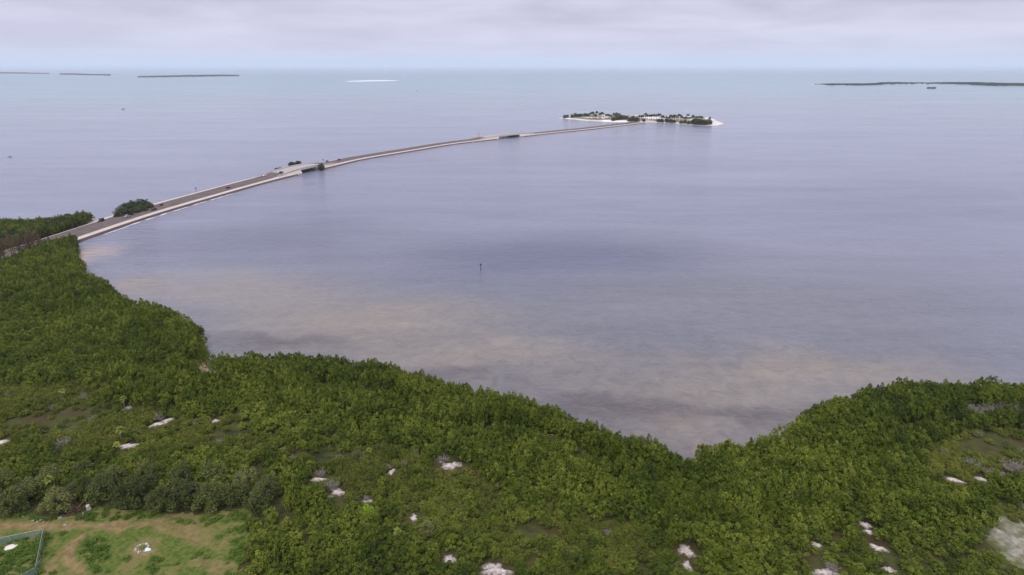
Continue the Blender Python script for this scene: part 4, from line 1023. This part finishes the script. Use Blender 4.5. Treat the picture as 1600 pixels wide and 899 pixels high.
# white sheet inside the fence
x, y = G(17, 856); V = []; F = []; nr = 22
V.append((0, 0, .1))
for k in (1, 2, 3):
    for i in range(nr):
        a = i / nr * 6.283; w = 1 + .14 * math.sin(3 * a + 1) + .1 * math.sin(5 * a)
        V.append((math.cos(a) * 1.25 * w * k / 3, math.sin(a) * .95 * w * k / 3 + math.cos(a) * .25 * k / 3, .1 + .06 * math.sin(k * 2 + a * 4) - (.07 if k == 3 else 0)))
for i in range(nr):
    F.append((0, 1 + i, 1 + (i + 1) % nr))
    for k in (0, 1): F.append((1 + k * nr + i, 1 + (k + 1) * nr + i, 1 + (k + 1) * nr + (i + 1) % nr, 1 + k * nr + (i + 1) % nr))
tag(link('ground_sheet', mesh_np('ground_sheet', V, F, mat('off_white_sheet', (.66, .60, .58), .7, .06, 2), True), None, (x, y, 1.12)), 'off-white sheet lying on the grass inside the fence corner', 'sheet')
# stone ring with a white sheet of plastic
x, y = G(222, 858); t_ = thing('fire_pit', (x, y, 1.05), 'ring of pale stones with weeds inside on the grass clearing', 'fire pit')
r = random.Random(4)
for i in range(16):
    a = i / 16 * 6.283 + r.uniform(-.1, .1); mb = MB(); mb.box((0, 0, .18), (r.uniform(.35, .6), r.uniform(.3, .45), r.uniform(.25, .42)), a + r.uniform(-.4, .4), .75)
    mb.build('stone', M_CONC_D if i % 3 else M_CONC, t_, (math.cos(a) * 1.25, math.sin(a) * 1.35, 0))
wm = crown_mesh('weeds', 500, M_LIME, Rx=.7, H=.5, nl=7, lr=.25, per=20, ls=.18, fill=20); link('weeds', wm, t_, (0, .1, 0))
x, y = G(231, 861); mb = MB(); mb.box((0, 0, .2), (1.3, .6, .22), .35, .8); mb.box((-.3, .35, .3), (.7, .4, .2), .9, .7)
tag(mb.build('plastic_tub', mat('pale_blue_plastic', (.62, .80, .80), .4, .04, 1), None, (x, y, 1.05)), 'pale blue-white broken plastic tub lying beside the stone ring', 'tub')
# concrete chunk and rubble
def rock_mesh(seed, s, m):
    r = random.Random(seed); mb = MB(); mb.box((0, 0, s * .3), (s, s * .7, s * .6), r.random() * 3, r.uniform(.6, .85)); me = mb.mesh('rock', m)
    for v in me.vertices: v.co += Vector((r.gauss(0, .07), r.gauss(0, .07), r.gauss(0, .07))) * s
    return me
x, y = G(139, 797); tag(link('concrete_chunk', rock_mesh(3, 1.7, M_CONC), None, (x, y, 1.0)), 'pale slab-like concrete chunk leaning at the grove edge', 'concrete chunk').scale = (.55, .7, 1.3)
rk = [rock_mesh(20 + i, .7, M_CONC_D) for i in range(4)]
for k, (px, py) in enumerate([(52, 815), (58, 816), (64, 814), (68, 817), (94, 811), (130, 803), (136, 806), (140, 803), (102, 822), (36, 808)]):
    x, y = G(px, py); s = random.uniform(.6, 1.3); o = link('rock', rk[k % 4], None, (x, y, .98), random.random() * 6, (s, s, s))
    grp = ('grey rubble stone in the small heap beside the dirt track', 'rubble heap beside the track') if k < 4 else ('pale stone lying below the concrete chunk', 'stones below the concrete chunk') if k in (5, 6, 7) else \
        ({4: 'small white stone beneath the fallen branches', 8: 'lone pale stone in the middle of the dirt track', 9: 'grey stone near the left edge above the track'}[k], None)
    tag(o, grp[0], 'stone', grp[1])
# weeds and grass tufts on the clearing
gm = crown_mesh('weed_clump', 510, leaf_mat('weed_leaves', (.05, .095, .012), (.075, .135, .014), (.13, .19, .028)), Rx=.55, H=.5, nl=7, lr=.22, per=16, ls=.16, fill=14)
first = None; r = np.random.default_rng(8); n = 2600
X = r.uniform(CLEAR[:, 0].min(), CLEAR[:, 0].max(), n); Y = r.uniform(CLEAR[:, 1].min(), CLEAR[:, 1].max(), n)
dd = np.minimum(curve_d(X, Y, [(-40, 822), (90, 824), (190, 826), (250, 815), (300, 800)]), curve_d(X, Y, [(160, 827), (130, 838), (112, 855), (105, 875), (118, 885)]))
inner = inside(X, Y, GP([(150, 842), (125, 855), (115, 880), (150, 888), (175, 868), (172, 850)])) | inside(X, Y, GP([(-60, 850), (66, 838), (56, 899), (-60, 930)]))
edge = sdist(X, Y, CLEAR) < 3.5
k = (sdist(X, Y, CLEAR) > 0) & (dd > 2.3) & (inner | (edge & (r.uniform(0, 1, n) < .6)) | (r.uniform(0, 1, n) < .07)) & (np.hypot(X - G(17, 856)[0], Y - G(17, 856)[1]) > 1.9)
k &= np.hypot(X - G(225, 859)[0], Y - G(225, 859)[1]) > 2.6
X, Y = X[k], Y[k]
lead = link('weed_clump', gm, None, (X[0], Y[0], 1.02)); tag(lead, 'single clump of bright weeds on the clearing grass', 'weeds')
s_ = r.uniform(.7, 1.9, len(X) - 1)
gn_scatter('grass', X[1:], Y[1:], np.full(len(X) - 1, 1.08), np.stack([s_, s_, s_ * r.uniform(.6, 1.1, len(s_))], -1), np.stack([s_ * 0, s_ * 0, r.uniform(0, 6, len(s_))], -1), np.zeros(len(s_)), [lead], 'bright green weeds growing on the clearing')

# ------------------------------------------------------------------ haze
HAZE = 4e-5
hb = MB().box((0, (WS - 9000) / 2, 52), (WS * 2 + 200, WS + 9200, 106)).mesh('haze', None)
hm = bpy.data.materials.new('sea_haze'); hm.use_nodes = True; t = hm.node_tree; t.nodes.clear()
pv = N(t, 'ShaderNodeVolumePrincipled'); pv.inputs['Color'].default_value = (.84, .88, 1, 1); pv.inputs['Density'].default_value = HAZE
mo = N(t, 'ShaderNodeOutputMaterial'); L(t, pv.outputs[0], mo.inputs['Volume']); hb.materials.append(hm)
if HAZE: tag(link('haze', hb), kind='stuff')
